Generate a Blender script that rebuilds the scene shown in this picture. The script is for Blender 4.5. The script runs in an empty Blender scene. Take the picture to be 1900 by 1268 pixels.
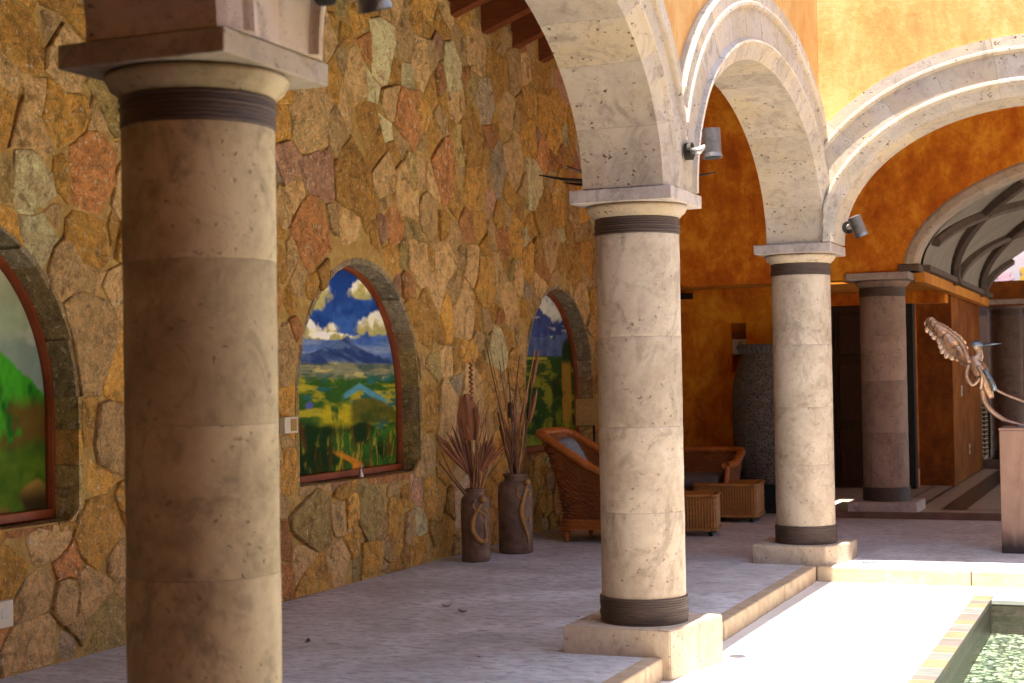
import bpy, bmesh, math, random
import numpy as np
from mathutils import Vector, Matrix
R = math.radians
sc = bpy.context.scene
col = sc.collection
rnd = random.Random(7)

# ------------------------------------------------------------------ camera
cd = bpy.data.cameras.new("camera"); cam = bpy.data.objects.new("camera", cd); col.objects.link(cam)
cd.sensor_width = 36; cd.lens = 2875 / 1900 * 36; cd.clip_end = 300; cd.clip_start = .05
Mr = [(0.92474324, 0.38021201, -0.01699292), (-0.02458417, 0.01511841, -0.99958344), (-0.37979673, 0.92477579, 0.02332785)]
rt, dn, fw = [Vector(v) for v in Mr]
mw = Matrix.Identity(4)
for i in range(3):
    mw[i][0] = rt[i]; mw[i][1] = -dn[i]; mw[i][2] = -fw[i]
mw.translation = (0, 0, 1.55)
cam.matrix_world = mw
cd.dof.use_dof = True; cd.dof.focus_distance = 10.6; cd.dof.aperture_fstop = 3.6
sc.camera = cam
# ------------------------------------------------------------------ light
SUN = Vector((.008, -.15, 1)).normalized()
w = bpy.data.worlds.new("World"); sc.world = w; w.use_nodes = True
nt = w.node_tree; bg = nt.nodes["Background"]
sky = nt.nodes.new("ShaderNodeTexSky"); sky.sky_type = 'NISHITA'; sky.sun_disc = False
sky.sun_elevation = math.asin(SUN.z); sky.sun_rotation = R(180)
nt.links.new(sky.outputs[0], bg.inputs[0]); bg.inputs[1].default_value = .15
sl = bpy.data.lights.new("sun", 'SUN'); sl.energy = 5; sl.angle = R(.5); sl.color = (1, .95, .86)
so = bpy.data.objects.new("sun", sl); col.objects.link(so)
so.rotation_euler = SUN.to_track_quat('Z', 'Y').to_euler()
vs = sc.view_settings
sc.display_settings.display_device = 'sRGB'
vs.view_transform = 'Standard'; vs.look = 'None'; vs.gamma = 1; vs.use_curve_mapping = False
vs.exposure = 2.2
sc.cycles.max_bounces = 10; sc.cycles.diffuse_bounces = 7

# ------------------------------------------------------------------ helpers
def tag(o, label=None, cat=None, group=None, kind=None):
    if label: o['label'] = label
    if cat: o['category'] = cat
    if group: o['group'] = group
    if kind: o['kind'] = kind
    return o
def empty(name, loc=(0, 0, 0), rz=0):
    o = bpy.data.objects.new(name, None); col.objects.link(o); o.location = loc; o.rotation_euler = (0, 0, rz)
    o.empty_display_size = .1
    return o
def mk(name, V, F, m, parent=None, smooth=False, mats=None, midx=None):
    if parent is not None and parent.rotation_euler[2] == 0 and not parent.get('_loc'):
        L = parent.location
        q = parent
        V = [(v[0] - L[0], v[1] - L[1], v[2] - L[2]) for v in V]
    me = bpy.data.meshes.new(name); me.from_pydata([tuple(v) for v in V], [], F)
    for mm in (mats or [m]): me.materials.append(mm)
    if midx: me.polygons.foreach_set('material_index', midx)
    if smooth: me.polygons.foreach_set('use_smooth', [True] * len(me.polygons))
    me.validate(); me.update()
    o = bpy.data.objects.new(name, me); col.objects.link(o); o.parent = parent
    return o
def fixn(o):
    bm = bmesh.new(); bm.from_mesh(o.data); bmesh.ops.recalc_face_normals(bm, faces=bm.faces); bm.to_mesh(o.data); bm.free(); return o
class G:                                   # collects geometry
    def __init__(s): s.V = []; s.F = []
    def add(s, V, F):
        n = len(s.V); s.V += [tuple(v) for v in V]; s.F += [tuple(i + n for i in f) for f in F]; return s
    def obj(s, name, m, parent=None, smooth=False): return mk(name, s.V, s.F, m, parent, smooth)
def box(c0, c1):
    x0, y0, z0 = c0; x1, y1, z1 = c1
    V = [(x0, y0, z0), (x1, y0, z0), (x1, y1, z0), (x0, y1, z0), (x0, y0, z1), (x1, y0, z1), (x1, y1, z1), (x0, y1, z1)]
    return V, [(0, 3, 2, 1), (4, 5, 6, 7), (0, 1, 5, 4), (1, 2, 6, 5), (2, 3, 7, 6), (3, 0, 4, 7)]
def rbox(name, c0, c1, m, parent=None, bev=.01, seg=2, jit=0, smooth=False):
    o = mk(name, *box(c0, c1), m, parent, smooth)
    bm = bmesh.new(); bm.from_mesh(o.data)
    if bev: bmesh.ops.bevel(bm, geom=list(bm.edges), offset=bev, segments=seg, affect='EDGES', profile=.5)
    if jit:
        for v in bm.verts: v.co += Vector([rnd.uniform(-jit, jit) for _ in range(3)])
    bm.to_mesh(o.data); bm.free()
    return o
def prism(poly, z0, z1):
    n = len(poly)
    V = [(x, y, z0) for x, y in poly] + [(x, y, z1) for x, y in poly]
    return V, [tuple(range(n - 1, -1, -1)), tuple(range(n, 2 * n))] + [(i, (i + 1) % n, (i + 1) % n + n, i + n) for i in range(n)]
def lathe(prof, c=(0, 0, 0), n=48, wob=0, caps=True):
    V = []; F = []
    for k, (r, z) in enumerate(prof):
        for i in range(n):
            a = 2 * math.pi * i / n
            rr = r + (rnd.uniform(-wob, wob) if wob else 0)
            V.append((c[0] + rr * math.cos(a), c[1] + rr * math.sin(a), c[2] + z))
    for k in range(len(prof) - 1):
        for i in range(n):
            j = (i + 1) % n
            F.append((k * n + i, k * n + j, (k + 1) * n + j, (k + 1) * n + i))
    if caps:
        F.append(tuple(range(n - 1, -1, -1))); F.append(tuple(range((len(prof) - 1) * n, len(prof) * n)))
    return V, F
def tube(pts, rad, n=8, flat=1.0, up=(0, 0, 1)):
    P = [Vector(p) for p in pts]; m = len(P)
    rs = rad if isinstance(rad, (list, tuple)) else [rad] * m
    V = []; F = []
    prev = None
    for i in range(m):
        t = (P[min(i + 1, m - 1)] - P[max(i - 1, 0)]).normalized()
        if prev is None:
            u = Vector(up); u = (u - t * u.dot(t))
            if u.length < 1e-3: u = Vector((1, 0, 0)) - t * t.x
            u.normalize()
        else:
            u = (prev - t * prev.dot(t)).normalized()
        prev = u; v = t.cross(u)
        for k in range(n):
            a = 2 * math.pi * k / n
            V.append(P[i] + (u * math.cos(a) * flat + v * math.sin(a)) * rs[i])
    for i in range(m - 1):
        for k in range(n):
            j = (k + 1) % n
            F.append((i * n + k, i * n + j, (i + 1) * n + j, (i + 1) * n + k))
    F.append(tuple(range(n - 1, -1, -1))); F.append(tuple(range((m - 1) * n, m * n)))
    return V, F
def curve(pts, n=24):                      # Catmull-Rom through points
    P = [Vector(p) for p in pts]; P = [P[0] * 2 - P[1]] + P + [P[-1] * 2 - P[-2]]
    out = []
    segs = len(P) - 3
    for i in range(n + 1):
        s = i / n * segs; k = min(int(s), segs - 1); t = s - k
        a, b, c, d = P[k:k + 4]
        out.append(.5 * ((2 * b) + (c - a) * t + (2 * a - 5 * b + 4 * c - d) * t * t + (3 * b - a - 3 * c + d) * t ** 3))
    return out
def lerp(a, b, t): return a + (b - a) * t

# ------------------------------------------------------------------ materials
class N:
    def __init__(s, name):
        s.m = bpy.data.materials.new(name); s.m.use_nodes = True; s.t = s.m.node_tree
        s.b = s.t.nodes["Principled BSDF"]; s.b.inputs['Specular IOR Level'].default_value = .3
        s.pos = s.n('ShaderNodeNewGeometry').outputs['Position']
    def n(s, k, **kw):
        x = s.t.nodes.new(k)
        for a, v in kw.items(): setattr(x, a, v)
        return x
    def l(s, a, b): s.t.links.new(a, b)
    def math(s, op, a, b=None, c=None, clamp=False):
        x = s.n('ShaderNodeMath', operation=op, use_clamp=clamp)
        for i, v in enumerate((a, b, c)):
            if v is None: continue
            if isinstance(v, (int, float)): x.inputs[i].default_value = v
            else: s.l(v, x.inputs[i])
        return x.outputs[0]
    def map(s, vec, scale=(1, 1, 1), loc=None, rot=(0, 0, 0)):
        x = s.n('ShaderNodeMapping'); x.inputs['Scale'].default_value = scale; x.inputs['Rotation'].default_value = rot
        s.l(vec, x.inputs[0])
        if loc is not None: s.l(loc, x.inputs['Location'])
        return x.outputs[0]
    def noise(s, vec, scale, detail=6, rough=.55, dist=0):
        x = s.n('ShaderNodeTexNoise'); s.l(vec, x.inputs['Vector'])
        x.inputs['Scale'].default_value = scale; x.inputs['Detail'].default_value = detail
        x.inputs['Roughness'].default_value = rough; x.inputs['Distortion'].default_value = dist
        return x.outputs[0]
    def vor(s, vec, scale, feature='F1', out='Distance', rnd_=1):
        x = s.n('ShaderNodeTexVoronoi', feature=feature); s.l(vec, x.inputs['Vector']); x.inputs['Scale'].default_value = scale
        x.inputs['Randomness'].default_value = rnd_
        return x.outputs[out]
    def ramp(s, f, stops, interp='LINEAR'):
        x = s.n('ShaderNodeValToRGB'); s.l(f, x.inputs[0]); r = x.color_ramp; r.interpolation = interp
        while len(r.elements) < len(stops): r.elements.new(.5)
        for e, (p, c) in zip(r.elements, stops):
            e.position = p; e.color = (*c, 1) if len(c) == 3 else (c[0], c[0], c[0], 1)
        return x.outputs[0]
    def mix(s, f, a, b, mode='MIX'):
        x = s.n('ShaderNodeMix', data_type='RGBA', blend_type=mode)
        for i, v in ((0, f), (6, a), (7, b)):
            if isinstance(v, (int, float)): x.inputs[i].default_value = v
            elif isinstance(v, tuple): x.inputs[i].default_value = (*v, 1)
            else: s.l(v, x.inputs[i])
        return x.outputs[2]
    def rand(s): return s.n('ShaderNodeObjectInfo').outputs['Random']
    def rvec(s):
        c = s.n('ShaderNodeCombineXYZ'); r = s.rand()
        for i, k in enumerate((37., 91., 53.)): s.l(s.math('MULTIPLY', r, k), c.inputs[i])
        return c.outputs[0]
    def bump(s, h, strength=.5, dist=.01, chain=None):
        x = s.n('ShaderNodeBump'); x.inputs['Strength'].default_value = strength; x.inputs['Distance'].default_value = dist
        s.l(h, x.inputs['Height'])
        if chain is not None: s.l(chain, x.inputs['Normal'])
        return x.outputs[0]
    def done(s, colr, rough=.8, bump=None, spec=None, metal=0):
        if isinstance(colr, tuple): s.b.inputs['Base Color'].default_value = (*colr, 1)
        else: s.l(colr, s.b.inputs['Base Color'])
        if isinstance(rough, (int, float)): s.b.inputs['Roughness'].default_value = rough
        else: s.l(rough, s.b.inputs['Roughness'])
        s.b.inputs['Metallic'].default_value = metal
        if spec is not None: s.b.inputs['Specular IOR Level'].default_value = spec
        if bump is not None: s.l(bump, s.b.inputs['Normal'])
        return s.m

def m_rubble(name, a, b, c):
    s = N(name); off = s.rvec(); v = s.map(s.pos, loc=off)
    n1 = s.noise(v, 3.2, 8, .62, .6); n2 = s.noise(v, 14, 8, .7); n3 = s.noise(v, 60, 4, .7)
    base = s.ramp(n1, [(.3, a), (.5, b), (.68, c)])
    base = s.mix(s.ramp(n2, [(.40, (0,)), (.62, (1,))]), base, tuple(min(1, x * 1.5) for x in b))
    base = s.mix(s.math('MULTIPLY', s.ramp(n3, [(.5, (0,)), (.62, (1,))]), .45), base, tuple(x * .5 for x in a))
    base = s.mix(s.math('MULTIPLY', s.ramp(s.noise(v, 7, 7, .7, 1.), [(.52, (0,)), (.66, (1,))]), .7), base, (.16, .075, .02))
    fl = s.ramp(s.noise(v, 26, 3, .6), [(.60, (0,)), (.66, (1,))])
    base = s.mix(s.math('MULTIPLY', fl, .8), base, (.8, .66, .42))
    br = s.math('MULTIPLY_ADD', s.rand(), .5, .86)
    cc = s.n('ShaderNodeCombineColor')
    for i in range(3): s.l(br, cc.inputs[i])
    base = s.mix(1.0, base, cc.outputs[0], 'MULTIPLY')
    h = s.math('ADD', s.math('MULTIPLY', n1, 1.6), s.math('ADD', s.math('MULTIPLY', n2, .8), s.math('MULTIPLY', n3, .25)))
    return s.done(base, .72, s.bump(h, 1., .085), .35)
RUB = [m_rubble('stone_ochre', (0.312, 0.160, 0.032), (0.570, 0.303, 0.064), (0.706, 0.425, 0.115)),
       m_rubble('stone_gold', (0.403, 0.193, 0.032), (0.660, 0.350, 0.068), (0.706, 0.437, 0.107)),
       m_rubble('stone_tan', (0.419, 0.258, 0.104), (0.651, 0.416, 0.167), (0.794, 0.548, 0.239)),
       m_rubble('stone_rust', (0.344, 0.137, 0.044), (0.577, 0.255, 0.081), (0.671, 0.352, 0.132)),
       m_rubble('stone_mauve', (0.302, 0.150, 0.086), (0.528, 0.287, 0.167), (0.636, 0.381, 0.227)),
       m_rubble('stone_olive', (0.274, 0.183, 0.059), (0.481, 0.342, 0.113), (0.577, 0.440, 0.167)),
       m_rubble('stone_grey', (0.287, 0.204, 0.120), (0.487, 0.367, 0.216), (0.604, 0.474, 0.300)),
       m_rubble('stone_cream', (0.578, 0.404, 0.188), (0.800, 0.625, 0.313), (0.800, 0.757, 0.413))]
RUBW = [9.5, 8, 13.5, 3.2, 2.8, 1.6, 1.2, 2.0]
GREYS = [m_rubble('reveal_grey', (.2, .16, .10), (.33, .27, .17), (.42, .35, .24)),
         m_rubble('reveal_grey_brown', (.22, .14, .06), (.35, .24, .11), (.45, .34, .18))]
s = N('mortar'); n1 = s.noise(s.pos, 9, 7, .65)
M_mortar = s.done(s.ramp(n1, [(.3, (.34, .2, .055)), (.7, (.6, .4, .13))]), .95, s.bump(n1, 1, .05))

def m_cantera(name, a, b, pit=1.0, warm=None, courses=False):
    s = N(name); v = s.map(s.pos, loc=s.rvec())
    n1 = s.noise(v, 2.2, 7, .6, .8); n2 = s.noise(v, 22, 6, .65)
    base = s.ramp(n1, [(.36, a), (.6, b)])
    base = s.mix(s.math('MULTIPLY', s.ramp(n2, [(.35, (0,)), (.7, (1,))]), .45), base, tuple(min(.9, x * 1.22) for x in b))
    if warm: base = s.mix(s.math('MULTIPLY', s.ramp(s.noise(v, 1.6, 5, .6), [(.45, (0,)), (.62, (1,))]), .75), base, warm)
    base = s.mix(s.math('MULTIPLY', s.ramp(s.noise(v, 5.5, 6, .7, 1.), [(.53, (0,)), (.68, (1,))]), .5), base, tuple(x * .55 for x in a))
    base = s.mix(s.math('MULTIPLY', s.ramp(s.noise(s.map(v, scale=(1, 1, .6)), 3.2, 9, .72, 2.), [(.55, (0,)), (.63, (1,))]), .5), base, tuple(x * .5 for x in a))
    base = s.mix(s.math('MULTIPLY', s.rand(), .34), base, tuple(x * .6 for x in a))
    # pits: cells filtered by a slower noise
    d = s.n('ShaderNodeVectorMath', operation='ADD'); s.l(v, d.inputs[0])
    nn = s.n('ShaderNodeTexNoise'); s.l(v, nn.inputs['Vector']); nn.inputs['Scale'].default_value = 26
    sc_ = s.n('ShaderNodeVectorMath', operation='SCALE'); s.l(nn.outputs['Color'], sc_.inputs[0]); sc_.inputs['Scale'].default_value = .055
    s.l(sc_.outputs[0], d.inputs[1])
    vv = s.map(d.outputs[0], scale=(1, 1, 1.6))
    c1 = s.vor(vv, 17); gate = s.noise(v, 4.5, 3, .5)
    p1 = s.math('MULTIPLY', s.ramp(c1, [(.11, (1,)), (.2, (0,))]), s.ramp(gate, [(.43, (0,)), (.52, (1,))]))
    c2 = s.vor(vv, 60); p2 = s.math('MULTIPLY', s.ramp(c2, [(.12, (1,)), (.24, (0,))]), s.ramp(s.noise(v, 9, 3, .5), [(.48, (0,)), (.56, (1,))]))
    p = s.math('MAXIMUM', p1, s.math('MULTIPLY', p2, .8))
    base = s.mix(s.math('MULTIPLY', p, .78 * pit), base, (.15, .085, .05))
    h = s.math('SUBTRACT', s.math('MULTIPLY', n2, .25), p)
    return s.done(base, .7, s.bump(h, .55, .012), .3)
M_col = m_cantera('cantera_column', (.39, .295, .205), (.60, .485, .36), .6)
M_colA = m_cantera('cantera_column_shaded', (.30, .23, .115), (.56, .455, .26), .6)  # same stone as the other columns, shade painted into the colour
M_abacA = m_cantera('cantera_abacus_shaded', (.27, .215, .14), (.45, .375, .27), .6)  # abacus of the nearest column, its shade put into the colour
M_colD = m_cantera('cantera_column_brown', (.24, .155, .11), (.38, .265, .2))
M_arch = m_cantera('cantera_arch', (.39, .31, .245), (.52, .425, .335), 1.25, warm=(.56, .42, .25))
M_abac = m_cantera('cantera_abacus', (.36, .28, .24), (.52, .43, .37), .7)
M_plin = m_cantera('cantera_plinth', (.46, .345, .24), (.58, .46, .34), .8)
s = N('wound_cord'); n1 = s.noise(s.map(s.pos, scale=(6, 6, 130)), 2, 5, .7)
M_cord = s.done(s.ramp(n1, [(.3, (.03, .018, .013)), (.62, (.10, .06, .042)), (.8, (.2, .14, .1))]), .5, s.bump(n1, .8, .008), .5)

def m_plaster(name, a, b, c, scale=1.6):
    s = N(name); v = s.pos
    n1 = s.noise(v, scale, 8, .62, .7); n2 = s.noise(s.map(v, scale=(1, 1, .45)), 5, 7, .68, .4); n3 = s.noise(v, 30, 5, .6)
    f = s.math('ADD', s.math('MULTIPLY', n1, .45), s.math('MULTIPLY', s.math('ADD', s.math('MULTIPLY', n2, .7), s.math('MULTIPLY', s.noise(v, 14, 5, .6, .8), .3)), .55))
    base = s.ramp(f, [(.41, a), (.5, b), (.585, c)])
    return s.done(base, .75, s.bump(s.math('ADD', n2, s.math('MULTIPLY', n3, .3)), .35, .02), .3)
M_orange = m_plaster('orange_plaster', (.42, .09, .003), (.62, .175, .006), (.82, .34, .022))
M_orange2 = m_plaster('orange_plaster_brightened', (.55, .13, .004), (.78, .25, .009), (.92, .42, .03))  # same orange paint, colour raised to stand in for light
M_orange_dim = m_plaster('orange_plaster_shaded', (.14, .035, .003), (.24, .065, .005), (.34, .11, .01))  # same orange plaster, low light of the passage put into the colour
M_orange_sun = m_plaster('orange_plaster_sunlit', (.46, .20, .05), (.55, .28, .08), (.62, .37, .14), 1.0)  # the orange paint with sunlight put into its colour
# terrace floor
s = N('terrace_stone'); v = s.pos
n1 = s.noise(v, 1.3, 8, .65, .8); n2 = s.noise(s.map(v, scale=(1, 2.2, 1)), 9, 7, .7, .5)
base = s.ramp(n1, [(.3, (.44, .425, .40)), (.52, (.64, .625, .60)), (.68, (.78, .765, .745))])
base = s.mix(s.math('MULTIPLY', s.ramp(n2, [(.47, (0,)), (.64, (1,))]), .75), base, (.27, .24, .235))
base = s.mix(s.math('MULTIPLY', s.ramp(s.noise(s.map(v, scale=(1, 3, 1), rot=(0, 0, .5)), 5, 8, .75, 1.5), [(.54, (0,)), (.66, (1,))]), .6), base, (.2, .175, .17))
d = s.n('ShaderNodeVectorMath', operation='ADD'); s.l(v, d.inputs[0])
nn = s.n('ShaderNodeTexNoise'); s.l(v, nn.inputs['Vector']); nn.inputs['Scale'].default_value = 7
q = s.n('ShaderNodeVectorMath', operation='SCALE'); s.l(nn.outputs['Color'], q.inputs[0]); q.inputs['Scale'].default_value = .2; s.l(q.outputs[0], d.inputs[1])
pt = s.math('MULTIPLY', s.ramp(s.vor(s.map(d.outputs[0], scale=(1, 1.8, 1)), 5.5), [(.05, (1,)), (.11, (0,))]), s.ramp(s.noise(v, 2.5, 3), [(.42, (0,)), (.5, (1,))]))
pt2 = s.math('MULTIPLY', s.ramp(s.vor(d.outputs[0], 24), [(.07, (1,)), (.14, (0,))]), s.ramp(s.noise(v, 3.1, 3), [(.46, (0,)), (.6, (1,))]))
pt = s.math('MAXIMUM', pt, s.math('MULTIPLY', pt2, .7))
base = s.mix(s.math('MULTIPLY', pt, .85), base, (.07, .05, .045))
bk = s.n('ShaderNodeTexBrick'); s.l(s.map(v, scale=(1, 1, 1)), bk.inputs['Vector']); bk.inputs['Scale'].default_value = 1
bk.inputs['Mortar Size'].default_value = .004; bk.inputs['Brick Width'].default_value = .9; bk.inputs['Row Height'].default_value = .6; bk.inputs['Mortar Smooth'].default_value = .3
base = s.mix(s.math('MULTIPLY', bk.outputs['Fac'], .15), base, (.16, .12, .1))
h = s.math('SUBTRACT', s.math('MULTIPLY', n2, .4), s.math('ADD', pt, s.math('MULTIPLY', bk.outputs['Fac'], .2)))
M_floor = s.done(base, s.ramp(n1, [(.3, (.42,)), (.7, (.62,))]), s.bump(h, .5, .006), .4)
s = N('courtyard_stone'); n1 = s.noise(s.pos, 3, 7, .6)
M_court = s.done(s.ramp(n1, [(.3, (.6, .55, .48)), (.7, (.7, .66, .6))]), .8, s.bump(n1, .3, .01))
s = N('kerb_stone'); v = s.map(s.pos, loc=s.rvec()); n1 = s.noise(v, 5, 7, .65, .5); n2 = s.noise(v, 30, 4)
M_kerb = s.done(s.mix(s.math('MULTIPLY', s.ramp(s.noise(v, 9, 6, .7), [(.5, (0,)), (.68, (1,))]), .6), s.ramp(n1, [(.3, (.38, .27, .16)), (.6, (.5, .38, .25)), (.75, (.58, .47, .34))]), (.3, .2, .12)), .75, s.bump(n2, .4, .01))
def m_simple(name, a, b, scale=8, rough=.6, bump=.3, dist=.01, metal=0, stretch=(1, 1, 1), spec=.4, lo=.3, hi=.7):
    s = N(name); n1 = s.noise(s.map(s.pos, scale=stretch, loc=s.rvec()), scale, 7, .65, .4)
    return s.done(s.ramp(n1, [(lo, a), (hi, b)]), rough, s.bump(n1, bump, dist), spec, metal)
M_beam = m_simple('red_brown_beam', (.13, .028, .008), (.24, .06, .016), 5, .55, .3, .01, 0, (1, 8, 8))
M_deck = m_simple('roof_boards', (.10, .035, .012), (.18, .07, .025), 5, .7, .3, .01, 0, (8, 1, 8))
M_door = m_simple('dark_door_wood', (.022, .009, .004), (.055, .024, .01), 4, .5, .3, .01, 0, (9, 9, 1))
M_frame = m_simple('picture_frame_wood', (.17, .03, .008), (.28, .065, .016), 6, .45, .2, .005)
M_iron = m_simple('wrought_iron', (.012, .01, .008), (.035, .028, .02), 20, .6, .3, .003, .6)
M_can = m_simple('lamp_metal', (.10, .085, .08), (.17, .15, .14), 30, .4, .1, .002, .7)
M_canw = m_simple('lamp_joint_metal', (.5, .47, .45), (.6, .58, .55), 30, .35, .1, .002, .7)
M_white = m_simple('cream_plastic', (.58, .52, .38), (.66, .6, .46), 9, .5, .1, .002)
M_riser = m_simple('step_riser_stone', (.12, .06, .04), (.2, .11, .075), 6, .6)
M_backfl = m_simple('back_floor_stone', (.42, .33, .23), (.56, .46, .35), 3, .3, .1, .003)
M_inlay = m_simple('dark_floor_inlay', (.03, .022, .018), (.055, .04, .032), 6, .3, .1, .003)
M_ceil = m_plaster('ochre_ceiling_plaster', (.5, .17, .015), (.62, .24, .025), (.7, .31, .04))
M_vault = m_simple('vault_canvas', (.2, .175, .135), (.3, .26, .205), 2.5, .8, .2, .01)
M_rib = m_simple('vault_rib', (.075, .05, .035), (.13, .09, .065), 6, .7)
M_rim = m_cantera('vault_rim_stone', (.3, .2, .16), (.42, .31, .26), .6)
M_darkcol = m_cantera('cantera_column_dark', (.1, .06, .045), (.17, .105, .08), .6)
M_paper = m_simple('white_render', (.34, .29, .28), (.42, .37, .36), 3)
M_gold = m_simple('gold_paint', (.38, .22, .02), (.45, .3, .04), 9)
M_pink = m_simple('pink_paint', (.4, .24, .26), (.45, .3, .3), 9)
s = N('vase_clay'); v = s.pos; n1 = s.noise(v, 9, 7, .7, .5)
M_vase = s.done(s.ramp(n1, [(.3, (.09, .05, .03)), (.55, (.18, .105, .07)), (.75, (.28, .18, .13))]), .6, s.bump(n1, .5, .01))
M_relief = m_simple('ochre_relief', (.2, .09, .025), (.5, .26, .06), 24, .55, .5, .006)
M_reed = m_simple('dry_reed', (.3, .12, .04), (.6, .33, .13), 14, .55, .2, .003, 0, (1, 1, .2))
M_reedd = m_simple('dark_reed', (.07, .025, .012), (.19, .075, .03), 14, .6, .2, .003, 0, (1, 1, .2))
M_fan = m_simple('dried_palm', (.16, .05, .02), (.36, .13, .05), 12, .55, .3, .004, 0, (1, 1, .2))
M_cat = m_simple('cattail', (.03, .014, .01), (.07, .03, .02), 50, .9, .6, .004)
def m_wicker(name, a, b):
    s = N(name); n1 = s.noise(s.pos, 35, 5, .7); n2 = s.noise(s.pos, 5, 4)
    return s.done(s.mix(n2, s.ramp(n1, [(.3, a), (.7, b)]), tuple(x * .6 for x in a)), .42, s.bump(n1, .5, .004), .5)
M_wick = m_wicker('wicker_red', (.2, .05, .012), (.5, .17, .035))
M_wrim = m_wicker('wicker_rim', (.42, .11, .02), (.68, .24, .045))
M_wgold = m_wicker('wicker_gold', (.34, .135, .02), (.6, .28, .05))
M_grey = m_simple('grey_fabric', (.11, .09, .085), (.18, .15, .14), 40, .95, .4, .003)
M_blue = m_simple('blue_grey_fabric', (.13, .15, .18), (.22, .24, .27), 30, .95, .4, .003)
M_shade = m_simple('linen_shade', (.3, .17, .05), (.42, .26, .09), 30, .9)
M_bronze = m_simple('bronze', (.3, .17, .1), (.58, .38, .25), 18, .36, .5, .006, .75)
M_patina = m_simple('blue_patina_bronze', (.08, .1, .12), (.3, .34, .38), 18, .36, .4, .005, .7)
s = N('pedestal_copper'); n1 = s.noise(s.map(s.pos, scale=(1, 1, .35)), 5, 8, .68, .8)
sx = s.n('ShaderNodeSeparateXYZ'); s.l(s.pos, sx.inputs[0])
base_fade = s.math('ADD', s.math('MULTIPLY', n1, .25), s.math('MULTIPLY', sx.outputs[2], 1.0))  # colour darkens towards the base, edge broken by noise
M_ped = s.done(s.mix(s.ramp(base_fade, [(.2, (0,)), (.34, (1,))]), (.04, .024, .02), s.ramp(n1, [(.3, (.2, .1, .06)), (.7, (.38, .22, .15))])), .5, s.bump(n1, .3, .006), .4)
M_rimg = m_simple('rim_grey', (.13, .13, .12), (.22, .22, .2))
# giant jar: scratched pattern of upright dashes
s = N('scratched_clay'); tc = s.n('ShaderNodeTexCoord').outputs['UV']
v1 = s.vor(s.map(tc, scale=(150, 62, 1)), 1); n2 = s.noise(s.map(tc, scale=(6, 6, 1)), 4, 6, .7)
base = s.mix(s.ramp(v1, [(.22, (0,)), (.4, (1,))]), (.02, .02, .02), s.ramp(n2, [(.3, (.10, .095, .088)), (.7, (.24, .225, .205))]))
M_jar = s.done(base, .65, s.bump(v1, .9, .02))
M_black = m_simple('black_stand', (.008, .01, .009), (.02, .022, .02), 9, .6)
# slate coping tiles
def m_slate(name, a, b): return m_simple(name, a, b, 7, .5, .5, .008, 0, (1, 3, 1))
SL = [m_slate('slate_yellow', (.115, .10, .055), (.165, .145, .085)), m_slate('slate_mauve', (.10, .08, .068), (.145, .12, .105)),
      m_slate('slate_grey', (.09, .095, .085), (.15, .15, .13)), m_slate('slate_ochre', (.15, .11, .06), (.2, .155, .09)),
      m_slate('slate_pale', (.3, .31, .27), (.4, .4, .36))]
s = N('pool_pebbles'); vc = s.n('ShaderNodeTexVoronoi'); s.l(s.pos, vc.inputs['Vector']); vc.inputs['Scale'].default_value = 26
g = s.n('ShaderNodeSeparateColor'); s.l(vc.outputs['Color'], g.inputs[0])
base = s.ramp(g.outputs[0], [(0, (.05, .065, .055)), (.3, (.13, .15, .11)), (.55, (.25, .27, .18)), (.8, (.38, .38, .25)), (1, (.55, .55, .45))])
base = s.mix(s.ramp(vc.outputs['Distance'], [(.45, (0,)), (.7, (1,))]), base, (.03, .04, .025))
M_peb = s.done(base, .6, s.bump(vc.outputs['Distance'], .8, .02))
M_poolw = m_simple('pool_wall_tile', (.035, .03, .02), (.1, .085, .055), 12, .4, .4)
s = N('pool_water'); t = s.t
tr = s.n('ShaderNodeBsdfTransparent'); tr.inputs[0].default_value = (.86, .95, .9, 1)
gl = s.n('ShaderNodeBsdfGlossy'); gl.inputs['Roughness'].default_value = .03
fr = s.n('ShaderNodeFresnel'); fr.inputs[0].default_value = 1.33
bn = s.bump(s.noise(s.map(s.pos, scale=(1, 1.6, 1)), 9, 4, .5, .6), .5, .03); s.l(bn, fr.inputs['Normal']); s.l(bn, gl.inputs['Normal'])
mx = s.n('ShaderNodeMixShader'); s.l(fr.outputs[0], mx.inputs[0]); s.l(tr.outputs[0], mx.inputs[1]); s.l(gl.outputs[0], mx.inputs[2])
s.l(mx.outputs[0], t.nodes['Material Output'].inputs[0]); M_water = s.m

# ------------------------------------------------------------------ ground and floors
GROUND = -.12
PX0, PX1, PY0, PY1 = -1.235, 1.6, 5.6, 11.915          # pool coping outer edge
g = G()
def quad(g, x0, y0, x1, y1, z): g.add([(x0, y0, z), (x1, y0, z), (x1, y1, z), (x0, y1, z)], [(0, 1, 2, 3)])
quad(g, -2.6, 4.3, PX0, 12.5, GROUND); quad(g, PX1, 4.3, 9, 12.5, GROUND)
quad(g, PX0, 4.3, PX1, PY0, GROUND); quad(g, PX0, PY1, PX1, 12.5, GROUND)
tag(g.obj('courtyard_floor', M_court), kind='structure')
quad_ = G(); quad(quad_, -60, -60, 60, 60, -.6)
tag(quad_.obj('ground', M_court), kind='structure')
g = G(); quad(g, -6.0, -8, -2.6, 16.6, 0); quad(g, -2.6, 12.53, 9, 16.6, 0); quad(g, -2.6, -8, 9, 4.3, 0); quad(g, -6.0, 16.6, -3.3, 18.2, 0)
tag(g.obj('terrace_floor', M_floor), kind='structure')
kerb = tag(empty('terrace_kerb', (-2.55, 8, 0)), kind='structure')
y = 4.2
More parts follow.
